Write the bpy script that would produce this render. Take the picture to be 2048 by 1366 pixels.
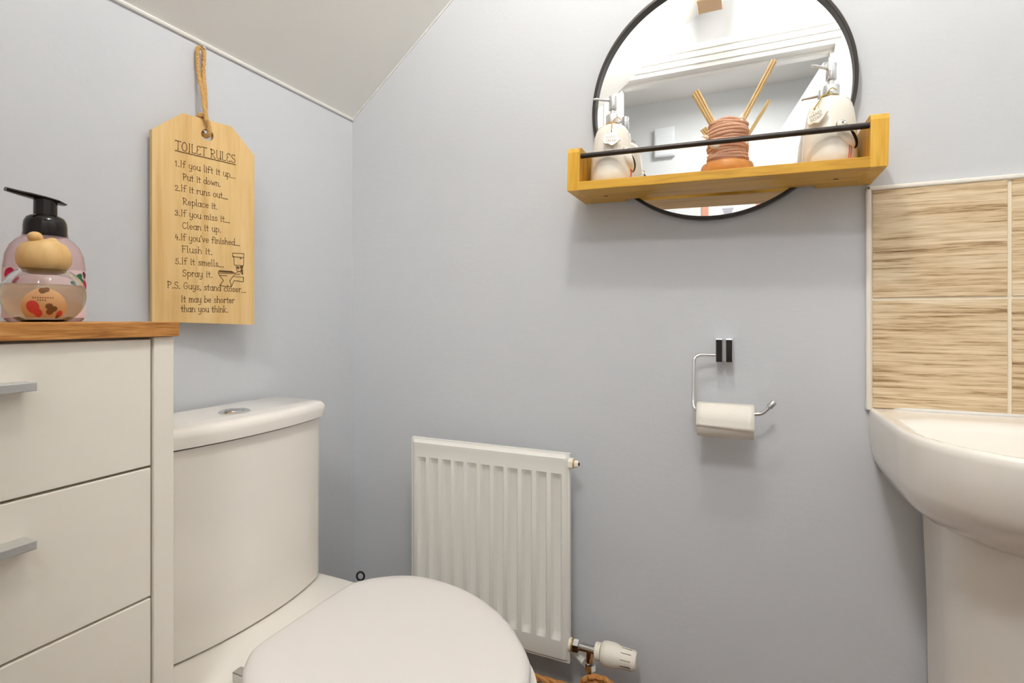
import bpy, bmesh, math, random
from mathutils import Vector, Matrix
random.seed(7)
for o in list(bpy.data.objects): bpy.data.objects.remove(o)
SC = bpy.context.scene
COL = SC.collection
PI = math.pi
R = math.radians

# ------------------------------------------------------------------ camera
FPX, HZ, YAW = 1052.0, 638.0, math.atan2(466, 1052)
CAMP = Vector((1.0, -1.16, 1.0))
cd = bpy.data.cameras.new('camera'); cam = bpy.data.objects.new('camera', cd); COL.objects.link(cam)
cam.location = CAMP; cam.rotation_euler = (PI/2, 0, YAW)
cd.sensor_width = 36; cd.lens = FPX/2048*36; cd.shift_y = (HZ-683)/2048; cd.clip_start = .01
SC.camera = cam
# ------------------------------------------------------------------ world, exposure, lamp strengths
w = bpy.data.worlds.new('world'); SC.world = w; w.use_nodes = True
w.node_tree.nodes['Background'].inputs[0].default_value = (.8, .87, 1, 1)
w.node_tree.nodes['Background'].inputs[1].default_value = .3
SC.view_settings.view_transform = 'Standard'; SC.view_settings.look = 'None'
SC.view_settings.gamma = 1; SC.view_settings.use_curve_mapping = False
SC.view_settings.exposure = 0.0
LAMP_ROOM, FILL_HALL = 295.0, 14.0     # pendant glass radiance, added hall fill lamp watts
COL_ROOM, COL_HALL = (1, .985, .935), (.97, .985, 1)
SC.cycles.diffuse_bounces = 6; SC.cycles.max_bounces = 12; SC.cycles.transmission_bounces = 8

def lin(c):
    c = c/255
    return c/12.92 if c <= .04045 else ((c+.055)/1.055)**2.4
def rgb(r, g, b): return (lin(r), lin(g), lin(b), 1)
# pixel of the photograph -> point on a plane of the place
FW = Vector((-math.sin(YAW), math.cos(YAW), 0)); RT = Vector((math.cos(YAW), math.sin(YAW), 0))
def ray(u, v): return FW + RT*((u-1024)/FPX) + Vector((0, 0, (HZ-v)/FPX))
def on_plane(u, v, p, n):
    d = ray(u, v); return CAMP + d*((Vector(p)-CAMP).dot(n)/d.dot(n))

# ------------------------------------------------------------------ materials
def mat(name, col, rough=.5, metal=0, spec=.5, coat=0, trans=0, ior=1.45, emit=None, estr=0, bump=None, sss=0):
    m = bpy.data.materials.new(name); m.use_nodes = True
    nt = m.node_tree; b = nt.nodes['Principled BSDF']
    b.inputs['Base Color'].default_value = col; b.inputs['Roughness'].default_value = rough
    b.inputs['Metallic'].default_value = metal; b.inputs['Specular IOR Level'].default_value = spec
    b.inputs['Coat Weight'].default_value = coat; b.inputs['Transmission Weight'].default_value = trans
    b.inputs['IOR'].default_value = ior
    if sss: b.inputs['Subsurface Weight'].default_value = sss; b.inputs['Subsurface Radius'].default_value = (.01, .008, .006)
    if emit: b.inputs['Emission Color'].default_value = emit; b.inputs['Emission Strength'].default_value = estr
    if bump:
        sc, st, dist = bump
        tc = nt.nodes.new('ShaderNodeTexCoord'); n = nt.nodes.new('ShaderNodeTexNoise'); bp = nt.nodes.new('ShaderNodeBump')
        n.inputs['Scale'].default_value = sc; n.inputs['Detail'].default_value = 6
        bp.inputs['Strength'].default_value = st; bp.inputs['Distance'].default_value = dist
        nt.links.new(tc.outputs['Object'], n.inputs['Vector']); nt.links.new(n.outputs['Fac'], bp.inputs['Height'])
        nt.links.new(bp.outputs['Normal'], b.inputs['Normal'])
    return m
def ramp(nt, stops):
    r = nt.nodes.new('ShaderNodeValToRGB'); e = r.color_ramp.elements
    while len(e) < len(stops): e.new(.5)
    for k, (p, c) in enumerate(stops): e[k].position = p; e[k].color = c
    return r
def grain(name, stops, axis, stretch, scale, rough=.45, fine=.35, per_object=False, coat=0, bumpst=.15, spec=.4, dist=1.2):
    """streaky wood grain running along one axis"""
    m = bpy.data.materials.new(name); m.use_nodes = True
    nt = m.node_tree; L = nt.links; b = nt.nodes['Principled BSDF']
    tc = nt.nodes.new('ShaderNodeTexCoord'); mp = nt.nodes.new('ShaderNodeMapping')
    s = [1, 1, 1]; s['xyz'.index(axis)] = 1/stretch
    mp.inputs['Scale'].default_value = s
    L.new(tc.outputs['Object'], mp.inputs['Vector'])
    n1 = nt.nodes.new('ShaderNodeTexNoise'); n1.noise_dimensions = '4D'
    n1.inputs['Scale'].default_value = scale; n1.inputs['Detail'].default_value = 5; n1.inputs['Distortion'].default_value = dist
    n2 = nt.nodes.new('ShaderNodeTexNoise'); n2.noise_dimensions = '4D'
    n2.inputs['Scale'].default_value = scale*4.5; n2.inputs['Detail'].default_value = 3
    for n in (n1, n2): L.new(mp.outputs['Vector'], n.inputs['Vector'])
    if per_object:
        oi = nt.nodes.new('ShaderNodeObjectInfo'); mu = nt.nodes.new('ShaderNodeMath'); mu.operation = 'MULTIPLY'; mu.inputs[1].default_value = 40
        L.new(oi.outputs['Random'], mu.inputs[0]); L.new(mu.outputs[0], n1.inputs['W']); L.new(mu.outputs[0], n2.inputs['W'])
    mx = nt.nodes.new('ShaderNodeMix'); mx.inputs[0].default_value = fine
    L.new(n1.outputs['Fac'], mx.inputs[2]); L.new(n2.outputs['Fac'], mx.inputs[3])
    r = ramp(nt, stops); L.new(mx.outputs[0], r.inputs['Fac'])
    L.new(r.outputs['Color'], b.inputs['Base Color'])
    bp = nt.nodes.new('ShaderNodeBump'); bp.inputs['Strength'].default_value = bumpst; bp.inputs['Distance'].default_value = .001
    L.new(mx.outputs[0], bp.inputs['Height']); L.new(bp.outputs['Normal'], b.inputs['Normal'])
    b.inputs['Roughness'].default_value = rough; b.inputs['Coat Weight'].default_value = coat; b.inputs['Specular IOR Level'].default_value = spec
    return m
M = {}
M['wall'] = mat('painted_wall', rgb(207, 209, 213), .55, bump=(90, .10, .004), spec=.35)
M['hallwall'] = mat('hall_wall', rgb(226, 226, 224), .7, bump=(70, .08, .004))
M['ceiling'] = mat('ceiling_paint', rgb(246, 244, 239), .8, bump=(40, .06, .004))
M['gloss'] = mat('white_gloss_paint', rgb(246, 244, 240), .3)
M['caulk'] = mat('caulk', rgb(232, 230, 225), .6)
M['ceramic'] = mat('white_ceramic', rgb(246, 240, 231), .12, spec=.5, coat=.3)
M['seat'] = mat('seat_plastic', rgb(236, 230, 225), .28)
M['laminate'] = mat('cream_laminate', rgb(245, 238, 225), .45, bump=(300, .03, .001))
M['dark'] = mat('dark_gap', rgb(60, 50, 40), .8)
M['radiator'] = mat('radiator_enamel', rgb(238, 236, 229), .3)
M['chrome'] = mat('chrome', (.78, .78, .78, 1), .12, 1)
M['steel'] = mat('brushed_steel', (.62, .62, .61, 1), .32, 1)
M['alu'] = mat('aluminium_handle', rgb(205, 205, 203), .38, .6)
M['darkreflect'] = mat('dark_reflection', (.035, .03, .028, 1), .08, .6)  # colour of a dark reflection painted onto chrome fronts
M['brass'] = mat('brass', rgb(205, 180, 110), .35, .8)
M['plastic'] = mat('cream_plastic', rgb(240, 234, 220), .4)
M['slot'] = mat('black_slot', rgb(30, 27, 25), .6)
M['greyslot'] = mat('grey_slot', rgb(150, 142, 130), .6)
M['black'] = mat('black_metal', rgb(52, 46, 43), .38, .4)
M['pump'] = mat('black_pump_plastic', rgb(22, 16, 15), .14)
M['mirror'] = mat('mirror_glass', (.93, .94, .94, 1), .0, 1)
M['glazed'] = mat('cream_glaze', rgb(240, 234, 222), .2, coat=.3)
M['terra'] = mat('terracotta', rgb(196, 112, 60), .6)
M['redleg'] = mat('red_paint', rgb(210, 90, 60), .5)
M['ink'] = mat('burnt_letter', rgb(112, 84, 50), .8)
M['inktag'] = mat('debossed_letter', rgb(160, 148, 128), .7)
M['paper'] = mat('tissue_paper', rgb(240, 234, 224), .9, bump=(220, .25, .002))
M['card'] = mat('cardboard_core', rgb(180, 150, 115), .9)
M['grout'] = mat('grout', rgb(240, 230, 208), .8, bump=(200, .2, .002))
M['trim'] = mat('tile_trim', rgb(240, 234, 224), .3)
M['rope'] = mat('jute_rope', rgb(206, 164, 104), .9, bump=(500, .4, .002))
M['twine'] = mat('twine', rgb(200, 160, 100), .9)
M['twine2'] = mat('twine_wrap', rgb(216, 168, 140), .9, bump=(160, .6, .004))
M['olive'] = mat('olive_twine', rgb(170, 150, 84), .9)
M['shell'] = mat('seashell', rgb(236, 222, 200), .5, bump=(120, .4, .003))
M['reed'] = grain('reed_stick', [(.3, rgb(226, 188, 126)), (.7, rgb(248, 224, 174))], 'z', 12, 200, .7)
M['orangewood'] = grain('orange_wood', [(.3, rgb(190, 118, 50)), (.7, rgb(220, 156, 84))], 'x', 6, 40, .4)
M['oakshelf'] = grain('golden_oak', [(.28, rgb(168, 114, 24)), (.5, rgb(208, 158, 48)), (.75, rgb(224, 178, 72))], 'x', 14, 55, .38, coat=.1)
M['oakend'] = grain('golden_oak_upright', [(.28, rgb(172, 120, 26)), (.5, rgb(212, 162, 52)), (.75, rgb(226, 182, 76))], 'z', 14, 55, .38, coat=.1)
M['oaktop'] = grain('oak_worktop', [(.32, rgb(132, 80, 34)), (.5, rgb(190, 130, 66)), (.68, rgb(214, 162, 98))], 'y', 16, 170, .4, fine=.4)
M['signwood'] = grain('pale_wood', [(.3, rgb(206, 162, 98)), (.5, rgb(224, 188, 128)), (.72, rgb(234, 204, 150))], 'z', 16, 32, .6, fine=.25)
M['capwood'] = grain('beech', [(.3, rgb(208, 160, 92)), (.55, rgb(228, 190, 128)), (.75, rgb(236, 204, 150))], 'z', 5, 30, .45, bumpst=.02)
M['tile'] = grain('streaked_tile', [(.33, rgb(112, 86, 58)), (.41, rgb(164, 134, 98)), (.47, rgb(206, 180, 142)), (.56, rgb(224, 203, 170)), (.68, rgb(238, 222, 194))], 'x', 26, 190, .35, fine=.33, per_object=True, bumpst=.3, dist=.5)
M['wicker'] = mat('water_hyacinth', rgb(190, 132, 70), .7, bump=(140, .6, .004))
M['wickerdark'] = mat('water_hyacinth_dark', rgb(120, 76, 36), .8, bump=(140, .6, .004))
M['floor'] = grain('wood_floor', [(.3, rgb(104, 76, 52)), (.6, rgb(140, 108, 78))], 'y', 12, 14, .5)
M['glass'] = mat('clear_glass', (1, 1, 1, 1), .02, trans=1, ior=1.45)
M['liquid'] = mat('pale_yellow_liquid', rgb(246, 240, 206), .0, trans=1, ior=1.33)
M['pinkbottle'] = mat('pink_bottle', rgb(240, 214, 214), .12, trans=.55, ior=1.3)
M['peach'] = mat('peach_label', rgb(226, 176, 124), .6)
M['red'] = mat('strawberry_red', rgb(214, 74, 62), .6)
M['crimson'] = mat('pomegranate_red', rgb(190, 24, 72), .6)
M['brown'] = mat('brown_print', rgb(128, 84, 46), .6)
M['plum'] = mat('plum_print', rgb(110, 44, 66), .6)
M['green'] = mat('leaf_green', rgb(36, 110, 56), .6)
M['pinklabel'] = mat('pink_label', rgb(236, 208, 208), .5)
M['copper'] = mat('copper_frame', rgb(212, 150, 126), .5)
M['matboard'] = mat('mat_board', rgb(234, 232, 224), .8)
M['greyprint'] = mat('grey_print', rgb(176, 172, 178), .8)
M['peachwood'] = mat('peach_wood', rgb(236, 200, 160), .6, bump=(60, .2, .002))
M['chime'] = mat('white_plastic_box', rgb(232, 234, 234), .4)
M['door'] = mat('white_door', rgb(236, 240, 244), .4)
M['diffuser'] = mat('fill_diffuser', rgb(255, 250, 240), .5, emit=(1, .96, .9, 1), estr=4)
M['bristle'] = mat('bristle', rgb(240, 240, 240), .8)

# ------------------------------------------------------------------ mesh helpers
def wloc(o):
    v = Vector((0, 0, 0))
    while o: v += o.location; o = o.parent
    return v
def link(o, parent):
    COL.objects.link(o)
    if parent: o.parent = parent
    return o
def thing(name, label, cat, loc=(0, 0, 0), rot=(0, 0, 0), group=None):
    o = bpy.data.objects.new(name, None); o.empty_display_size = .05
    o.location = loc; o.rotation_euler = rot; link(o, None)
    o['label'] = label; o['category'] = cat
    if group: o['group'] = group
    return o
def obj(name, bm, m, parent=None, smooth=False, world=True, angle=None, label=None, kind=None):
    """one mesh object; world=True: coordinates are of the place, else of the parent"""
    if world and parent: bmesh.ops.translate(bm, verts=bm.verts, vec=-wloc(parent))
    bmesh.ops.recalc_face_normals(bm, faces=bm.faces)
    me = bpy.data.meshes.new(name); bm.to_mesh(me); bm.free()
    if smooth:
        for p in me.polygons: p.use_smooth = True
    ms = m if isinstance(m, (list, tuple)) else [m]
    for k in ms: me.materials.append(M[k])
    o = bpy.data.objects.new(name, me); link(o, parent)
    if smooth:
        try: me.set_sharp_from_angle(angle=R(angle or 40))
        except Exception: pass
    if label: o['label'] = label
    if kind: o['kind'] = kind
    return o
def struct(name, bm, m, parent=None, label=None, cat=None, **k):
    o = obj(name, bm, m, parent, **k)
    o['kind'] = 'structure'
    if label: o['label'] = label
    if cat and not parent: o['category'] = cat
    return o
def B(): return bmesh.new()
def box(bm, x0, x1, y0, y1, z0, z1, bev=0, seg=2):
    r = bmesh.ops.create_cube(bm, size=1); vs = r['verts']
    for v in vs: v.co = Vector(((x0+x1)/2+v.co.x*(x1-x0), (y0+y1)/2+v.co.y*(y1-y0), (z0+z1)/2+v.co.z*(z1-z0)))
    if bev:
        es = list({e for v in vs for e in v.link_edges})
        bmesh.ops.bevel(bm, geom=es, offset=bev, segments=seg, affect='EDGES', profile=.5)
    return bm
def loft(bm, rings, close=True, cap0=True, cap1=True):
    vr = [[bm.verts.new(p) for p in r] for r in rings]
    n = len(vr[0])
    for a, b in zip(vr, vr[1:]):
        for k in range(n if close else n-1):
            q = [a[k], a[(k+1) % n], b[(k+1) % n], b[k]]
            try: bm.faces.new(q)
            except ValueError: pass
    if cap0: bm.faces.new(vr[0][::-1])
    if cap1: bm.faces.new(vr[-1])
    return vr
def lathe(bm, prof, loc=(0, 0, 0), segs=32, mtx=None, sx=1, sy=1, caps=True):
    rings = []
    for r, z in prof:
        r = max(r, 1e-5)
        rings.append([Vector((r*sx*math.cos(2*PI*k/segs), r*sy*math.sin(2*PI*k/segs), z)) for k in range(segs)])
    mt = Matrix.Translation(loc) @ (mtx or Matrix())
    loft(bm, [[mt @ p for p in r] for r in rings], True, caps, caps)
    return bm
def tube(bm, pts, rad, segs=10, caps=True):
    pts = [Vector(p) for p in pts]; rings = []
    up = Vector((0, 0, 1)); prev = None
    for i, p in enumerate(pts):
        t = (pts[min(i+1, len(pts)-1)]-pts[max(i-1, 0)]).normalized()
        if prev is None:
            a = t.cross(up)
            if a.length < .05: a = t.cross(Vector((1, 0, 0)))
        else: a = prev-t*prev.dot(t)
        a.normalize(); b = t.cross(a); prev = a
        rr = rad[i] if isinstance(rad, (list, tuple)) else rad
        rings.append([p+a*(rr*math.cos(2*PI*k/segs))+b*(rr*math.sin(2*PI*k/segs)) for k in range(segs)])
    loft(bm, rings, True, caps, caps)
    return bm
def prism(bm, poly, axis, a, b, bev=0):
    """extrude a 2D polygon along an axis; poly gives the two other coordinates in order"""
    def P(q, t):
        return Vector((t, q[0], q[1])) if axis == 'x' else Vector((q[0], t, q[1])) if axis == 'y' else Vector((q[0], q[1], t))
    vs0 = [bm.verts.new(P(q, a)) for q in poly]; vs1 = [bm.verts.new(P(q, b)) for q in poly]
    n = len(poly); fs = [bm.faces.new(vs0[::-1]), bm.faces.new(vs1)]
    for k in range(n): fs.append(bm.faces.new([vs0[k], vs0[(k+1) % n], vs1[(k+1) % n], vs1[k]]))
    if bev:
        es = list({e for f in fs[:2] for e in f.edges})
        bmesh.ops.bevel(bm, geom=es, offset=bev, segments=2, affect='EDGES', profile=.5)
    return bm
def rings_smooth(pts, n):
    """Catmull-Rom through closed/open points"""
    out = []
    P = [pts[0]]+list(pts)+[pts[-1]]
    for i in range(1, len(P)-2):
        p0, p1, p2, p3 = [Vector(q) for q in P[i-1:i+3]]
        for k in range(n):
            t = k/n
            out.append(.5*((2*p1)+(p2-p0)*t+(2*p0-5*p1+4*p2-p3)*t*t+(3*p1-p0-3*p2+p3)*t**3))
    out.append(Vector(pts[-1]))
    return out
AX = Matrix.Rotation(PI/2, 4, 'Y')     # lathe axis z -> +x

# ------------------------------------------------------------------ stroke lettering
def arc(cx, cy, rx, ry, a0, a1, n=8):
    return [(cx+rx*math.cos(R(a0+(a1-a0)*k/n)), cy+ry*math.sin(R(a0+(a1-a0)*k/n))) for k in range(n+1)]
bowl = arc(.4, .5, .38, .5, 0, 360, 12)
GL = {
 ' ': (.55, []), '.': (.35, [[(.12, .02), (.2, .02)]]), ',': (.35, [[(.2, .08), (.1, -.25)]]), "'": (.3, [[(.15, 1.6), (.12, 1.3)]]),
 '_': (1.25, [[(0, 0), (1.25, 0)]]),
 '1': (.6, [[(.05, 1.05), (.3, 1.3), (.3, 0)]]),
 '2': (.8, [arc(.38, .95, .34, .33, 160, -30, 8)+[(.05, 0), (.75, .05)]]),
 '3': (.75, [arc(.33, .98, .32, .3, 150, -90, 8)+arc(.33, .33, .36, .34, 90, -150, 8)]),
 '4': (.8, [[(.3, 1.3), (.05, .5), (.72, .5)], [(.55, .85), (.52, 0)]]),
 '5': (.75, [[(.65, 1.3), (.15, 1.3), (.12, .75)]+arc(.33, .42, .38, .42, 120, -150, 8)]),
 'T': (1.1, [[(0, 1.6), (1.05, 1.6)], [(.5, 1.6), (.48, 0)]]),
 'O': (1.2, [arc(.55, .8, .5, .8, 90, 450, 14)]),
 'I': (.5, [[(.22, 1.6), (.22, 0)]]),
 'L': (.9, [[(.12, 1.6), (.1, 0), (.8, .04)]]),
 'E': (.95, [arc(.5, 1.18, .4, .42, 40, 250, 8)+arc(.5, .4, .45, .42, 110, 320, 8)]),
 'R': (1.1, [[(.12, 0), (.12, 1.6)], [(0, 1.55)]+arc(.35, 1.18, .55, .4, 90, -90, 8)+[(.2, .78), (.95, 0)]]),
 'U': (1.1, [[(.1, 1.6), (.1, .5)]+arc(.5, .42, .4, .42, 180, 340, 7)+[(.92, 1.6)], [(.92, .4), (1, 0)]]),
 'S': (1.0, [arc(.5, 1.2, .38, .38, 40, 250, 8)+arc(.48, .4, .42, .42, 80, -150, 8)]),
 'P': (1.0, [[(.12, 0), (.12, 1.55)], [(-.05, 1.55)]+arc(.35, 1.15, .5, .4, 90, -90, 8)+[(.15, .75)]]),
 'C': (1.0, [arc(.52, .8, .48, .8, 50, 320, 12)]),
 'G': (1.1, [arc(.52, .8, .48, .8, 50, 330, 12)+[(.95, .75), (.55, .75)]]),
 'F': (.9, [[(.12, 0), (.12, 1.6)], [(.0, 1.58), (.8, 1.58)], [(.12, .85), (.62, .85)]]),
 'H': (1.1, [[(.1, 0), (.1, 1.6)], [(.9, 0), (.9, 1.6)], [(.1, .8), (.9, .8)]]),
 'A': (1.1, [[(.02, 0), (.5, 1.6), (1, 0)], [(.2, .6), (.82, .6)]]),
 'N': (1.1, [[(.1, 0), (.1, 1.6), (.9, 0), (.9, 1.6)]]),
 'D': (1.1, [[(.1, 0), (.1, 1.6)]+arc(.3, .8, .65, .8, 90, -90, 10)+[(.1, 0)]]),
 'M': (1.3, [[(.1, 0), (.15, 1.6), (.6, .5), (1.05, 1.6), (1.1, 0)]]),
 'a': (.9, [bowl, [(.78, 1), (.78, .1), (.88, 0)]]),
 'b': (.9, [[(.1, 1.7), (.1, 0)], arc(.45, .5, .38, .5, 0, 360, 12)]),
 'c': (.8, [arc(.42, .5, .4, .5, 50, 310, 10)]),
 'd': (.95, [bowl, [(.8, 1.7), (.8, .1), (.9, 0)]]),
 'e': (.85, [[(.08, .5), (.76, .55)]+arc(.42, .5, .36, .5, 10, 310, 10)]),
 'f': (.65, [arc(.48, 1.4, .26, .28, 40, 180, 5)+[(.22, 0)], [(0, .95), (.5, .95)]]),
 'h': (.9, [[(.1, 1.7), (.1, 0)], [(.1, .6)]+arc(.43, .65, .33, .35, 170, 0, 6)+[(.78, 0)]]),
 'i': (.35, [[(.15, 1), (.15, .1), (.25, 0)], [(.15, 1.35), (.16, 1.42)]]),
 'k': (.85, [[(.1, 1.7), (.1, 0)], [(.65, 1), (.12, .45), (.75, 0)]]),
 'l': (.4, [[(.12, 1.7), (.12, .15), (.28, 0)]]),
 'm': (1.3, [[(.1, 1), (.1, 0)]]+[[(x, .6)]+arc(x+.26, .65, .26, .35, 170, 0, 6)+[(x+.52, 0)] for x in (.1, .62)]),
 'n': (.9, [[(.1, 1), (.1, 0)], [(.1, .6)]+arc(.43, .65, .33, .35, 170, 0, 6)+[(.78, 0)]]),
 'o': (.85, [bowl]),
 'p': (.9, [[(.1, 1), (.1, -.7)], arc(.45, .5, .38, .5, 0, 360, 12)]),
 'r': (.65, [[(.1, 1), (.1, 0)], [(.1, .55)]+arc(.4, .6, .3, .38, 170, 50, 5)]),
 's': (.7, [arc(.36, .75, .26, .25, 40, 250, 6)+arc(.34, .26, .3, .26, 80, -150, 6)]),
 't': (.6, [[(.25, 1.4), (.25, .1), (.4, 0)], [(.0, .95), (.5, .95)]]),
 'u': (.9, [[(.1, 1), (.1, .4)]+arc(.42, .35, .32, .35, 180, 340, 5)+[(.76, 1)], [(.76, .3), (.86, 0)]]),
 'v': (.8, [[(.05, 1), (.38, 0), (.72, 1)]]),
 'w': (1.2, [[(.05, 1), (.3, 0), (.58, .8), (.86, 0), (1.1, 1)]]),
 'y': (.9, [[(.1, 1), (.1, .45)]+arc(.42, .4, .32, .38, 180, 340, 5)+[(.76, 1)], [(.76, .4), (.74, -.4), (.5, -.68), (.15, -.55)]]),
}
def text_len(s): return sum(GL[c][0]+.16 for c in s)
def ribbon(bm, pts, wd, P, dots=0):
    """pts 2D -> flat stroke mapped with P(x,y,lift)"""
    n = len(pts)
    for i in range(n-1):
        a, b = Vector(pts[i]).to_2d(), Vector(pts[i+1]).to_2d(); d = b-a
        if d.length < 1e-7: continue
        d.normalize(); q = Vector((-d.y, d.x))*wd/2; e = d*wd*.3
        bm.faces.new([bm.verts.new(P(*(a-e+q))), bm.verts.new(P(*(a-e-q))), bm.verts.new(P(*(b+e-q))), bm.verts.new(P(*(b+e+q)))])
    if dots:
        for c in (pts[0], pts[-1]):
            bm.faces.new([bm.verts.new(P(c[0]+dots*math.cos(k*PI/4), c[1]+dots*math.sin(k*PI/4))) for k in range(8)])
def write(bm, s, start, end, size, wd, P, dots=0):
    a, b = Vector(start), Vector(end); d = b-a; sx = d.length/text_len(s); d.normalize(); q = Vector((-d.y, d.x))
    x = 0
    for c in s:
        wg, st = GL[c]
        for pl in st:
            ribbon(bm, [tuple(a+d*((x+p[0])*sx)+q*(p[1]*size)) for p in pl], wd, P, dots)
        x += wg+.16

# ================================================================== THE ROOM
RX, FY, HC = 1.75, -1.08, 2.40        # right wall, door wall, flat ceiling height
ZL, SL = 1.554, .80                   # sloped ceiling: start height on the left wall, slope
XF = (HC-ZL)/SL
WT = .10
bm = B(); box(bm, -.1, RX+.1, FY, .1, -.1, 0); struct('floor', bm, 'floor', label='wood floor of the small cloakroom', cat='floor')
bm = B(); box(bm, -.1, RX+.1, 0, .1, 0, 2.55)
wall_back = struct('wall_back', bm, 'wall', label='pale lavender grey wall with radiator and round mirror', cat='wall')
bm = B(); box(bm, -.1, 0, FY-.1, 0, 0, 1.75)
wall_left = struct('wall_left', bm, 'wall', label='pale grey wall behind the toilet', cat='wall')
bm = B(); box(bm, RX, RX+.1, FY-.1, 0, 0, 2.55); struct('wall_right', bm, 'wall', label='pale grey wall beside the basin', cat='wall')
DX0, DX1, DZ = .505, 1.30, 2.0        # door opening
bm = B()
box(bm, 0, DX0-.03, FY-WT, FY, 0, 2.55); box(bm, DX1+.03, RX, FY-WT, FY, 0, 2.55); box(bm, DX0-.03, DX1+.03, FY-WT, FY, DZ+.03, 2.55)
struct('wall_front', bm, 'wall', label='pale grey wall around the doorway', cat='wall')
bm = B()
prism(bm, [(0, ZL), (XF, HC), (RX, HC), (RX, HC+.12), (XF-.05, HC+.12), (-.03, ZL+.12), (-.03, ZL-.0)], 'y', FY, 0)
struct('ceiling', bm, 'ceiling', label='white sloped ceiling over the toilet', cat='ceiling')
# painted caulk bead along the slope
bm = B(); tube(bm, [(.002, FY+.001, ZL), (.002, 0, ZL)], .0045, 8); struct('trim_1', bm, 'caulk', label='white caulk line between left wall and sloped ceiling', cat='trim')
bm = B(); tube(bm, [(.0, -.001, ZL), (.36, -.001, ZL+SL*.36), (XF, -.001, HC)], .0022, 8); struct('trim_2', bm, 'caulk', label='thin white caulk line between back wall and sloped ceiling', cat='trim')
# door lining, stop and architrave
bm = B()
for x0, x1 in ((DX0-.03, DX0), (DX1, DX1+.03)): box(bm, x0, x1, FY-WT-.004, FY+.002, 0, DZ-.0003, .001)
box(bm, DX0-.03, DX1+.03, FY-WT-.004, FY+.002, DZ, DZ+.03, .001)
for x0, x1 in ((DX0+.0003, DX0+.012), (DX1-.012, DX1-.0003)): box(bm, x0, x1, FY-.075, FY-.04, 0, DZ-.0125)
box(bm, DX0+.0005, DX1-.0005, FY-.075, FY-.04, DZ-.012, DZ-.0004)
lining = struct('trim_3', bm, 'gloss', label='white painted door lining of the doorway', cat='door frame')
bm = B()
def arch_profile(s):       # stepped moulding: offset from the opening, thickness
    return [(s[0], s[1])]
steps = [(.006, .03, .010), (.03, .042, .016), (.042, .056, .012), (.056, .082, .019)]
for a, b_, t in steps:
    for y0, y1 in ((FY, FY+t), (FY-WT-t, FY-WT)):
        box(bm, DX0-.012-b_, DX0-.012-a, y0, y1, 0, DZ+.012+a-.0002, .0015)
        box(bm, DX1+.012+a, DX1+.012+b_, y0, y1, 0, DZ+.012+a-.0002, .0015)
        box(bm, DX0-.012-b_, DX1+.012+b_, y0, y1, DZ+.012+a, DZ+.012+b_, .0015)
struct('trim_4', bm, 'gloss', label='white stepped architrave round the doorway', cat='architrave')
# open door, hinged on the far jamb, swung into the hall
door = thing('door', 'white panelled door standing open into the hall', 'door', (DX1-.005, FY-WT-.01, 0), (0, 0, R(-8.2)))
door['kind'] = 'structure'; door.name = 'door_1'
bm = B(); box(bm, -.02, .02, -.765, 0, .006, 1.985, .002); obj('door_leaf', bm, 'door', door, world=False)
for z0, z1 in ((.2, .85), (1.02, 1.85)):
    for y0, y1 in ((-.68, -.42), (-.35, -.09)):
        bm = B(); box(bm, -.027, .027, y0, y1, z0, z1, .006); obj('panel', bm, 'door', door, world=False)
bm = B()
for s in (-1, 1):
    tube(bm, [(s*.02, -.70, 1.0), (s*.06, -.70, 1.0), (s*.06, -.60, 1.0)], .008, 10)
obj('handle', bm, 'chrome', door, world=False)
# hall behind the doorway
HY = -2.30
bm = B(); box(bm, -.6, 2.4, HY-.1, HY, 0, 2.6); struct('wall_hall', bm, 'hallwall', label='off white hall wall seen in the mirror', cat='wall')
bm = B(); box(bm, -.7, -.6, HY, FY-WT, 0, 2.6); struct('wall_hall_left', bm, 'hallwall', label='off white end wall of the hall beyond the cabinet side', cat='wall')
bm = B(); box(bm, 2.4, 2.5, HY, FY-WT, 0, 2.6); struct('wall_hall_right', bm, 'hallwall', label='off white end wall of the hall behind the open door', cat='wall')
bm = B(); box(bm, -.6, 2.4, HY, FY-WT, 2.38, 2.5); struct('ceiling_hall', bm, 'ceiling', label='white flat ceiling of the hall', cat='ceiling')
bm = B(); box(bm, -.6, 2.4, HY, FY, -.1, 0); struct('floor_hall', bm, 'floor', label='wood floor of the hall', cat='floor')
bm = B(); box(bm, -.6, 0, FY-WT, FY-WT+.05, 0, 2.6); box(bm, RX, 2.4, FY-WT, FY-WT+.05, 0, 2.6); struct('wall_hall_near', bm, 'hallwall', label='hall wall either side of the cloakroom', cat='wall')
# skirting
bm = B(); box(bm, 0, RX, -.015, 0, 0, .10, .004); struct('baseboard_back', bm, 'gloss', label='white skirting board under the radiator', cat='skirting')
bm = B(); box(bm, 0, .015, FY, -.015, 0, .10, .004); struct('baseboard_left', bm, 'gloss', label='white skirting board behind the toilet', cat='skirting')

# unseen fill lamp added in the hall, then the pendant
def fill_lamp(label, x, y, z, power, color, r=.16):
    t = thing('fill_light', label, 'ceiling light', (x, y, z))
    bm = B(); lathe(bm, [(0, 0), (r, 0), (r, -.03), (r-.006, -.034), (0, -.034)], segs=40); obj('lamp_base', bm, 'gloss', t, smooth=True, world=False)
    bm = B(); lathe(bm, [(r-.012, -.03), (r-.014, -.045), (r*.8, -.062), (r*.5, -.072), (0, -.076)], segs=40); obj('diffuser', bm, 'diffuser', t, smooth=True, world=False)
    ld = bpy.data.lights.new('fill_emitter', 'AREA'); ld.shape = 'DISK'; ld.size = r*1.7; ld.energy = power; ld.color = color
    lo = bpy.data.objects.new('fill_emitter', ld); COL.objects.link(lo); lo.parent = t; lo.location = (0, 0, -.082)
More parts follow.
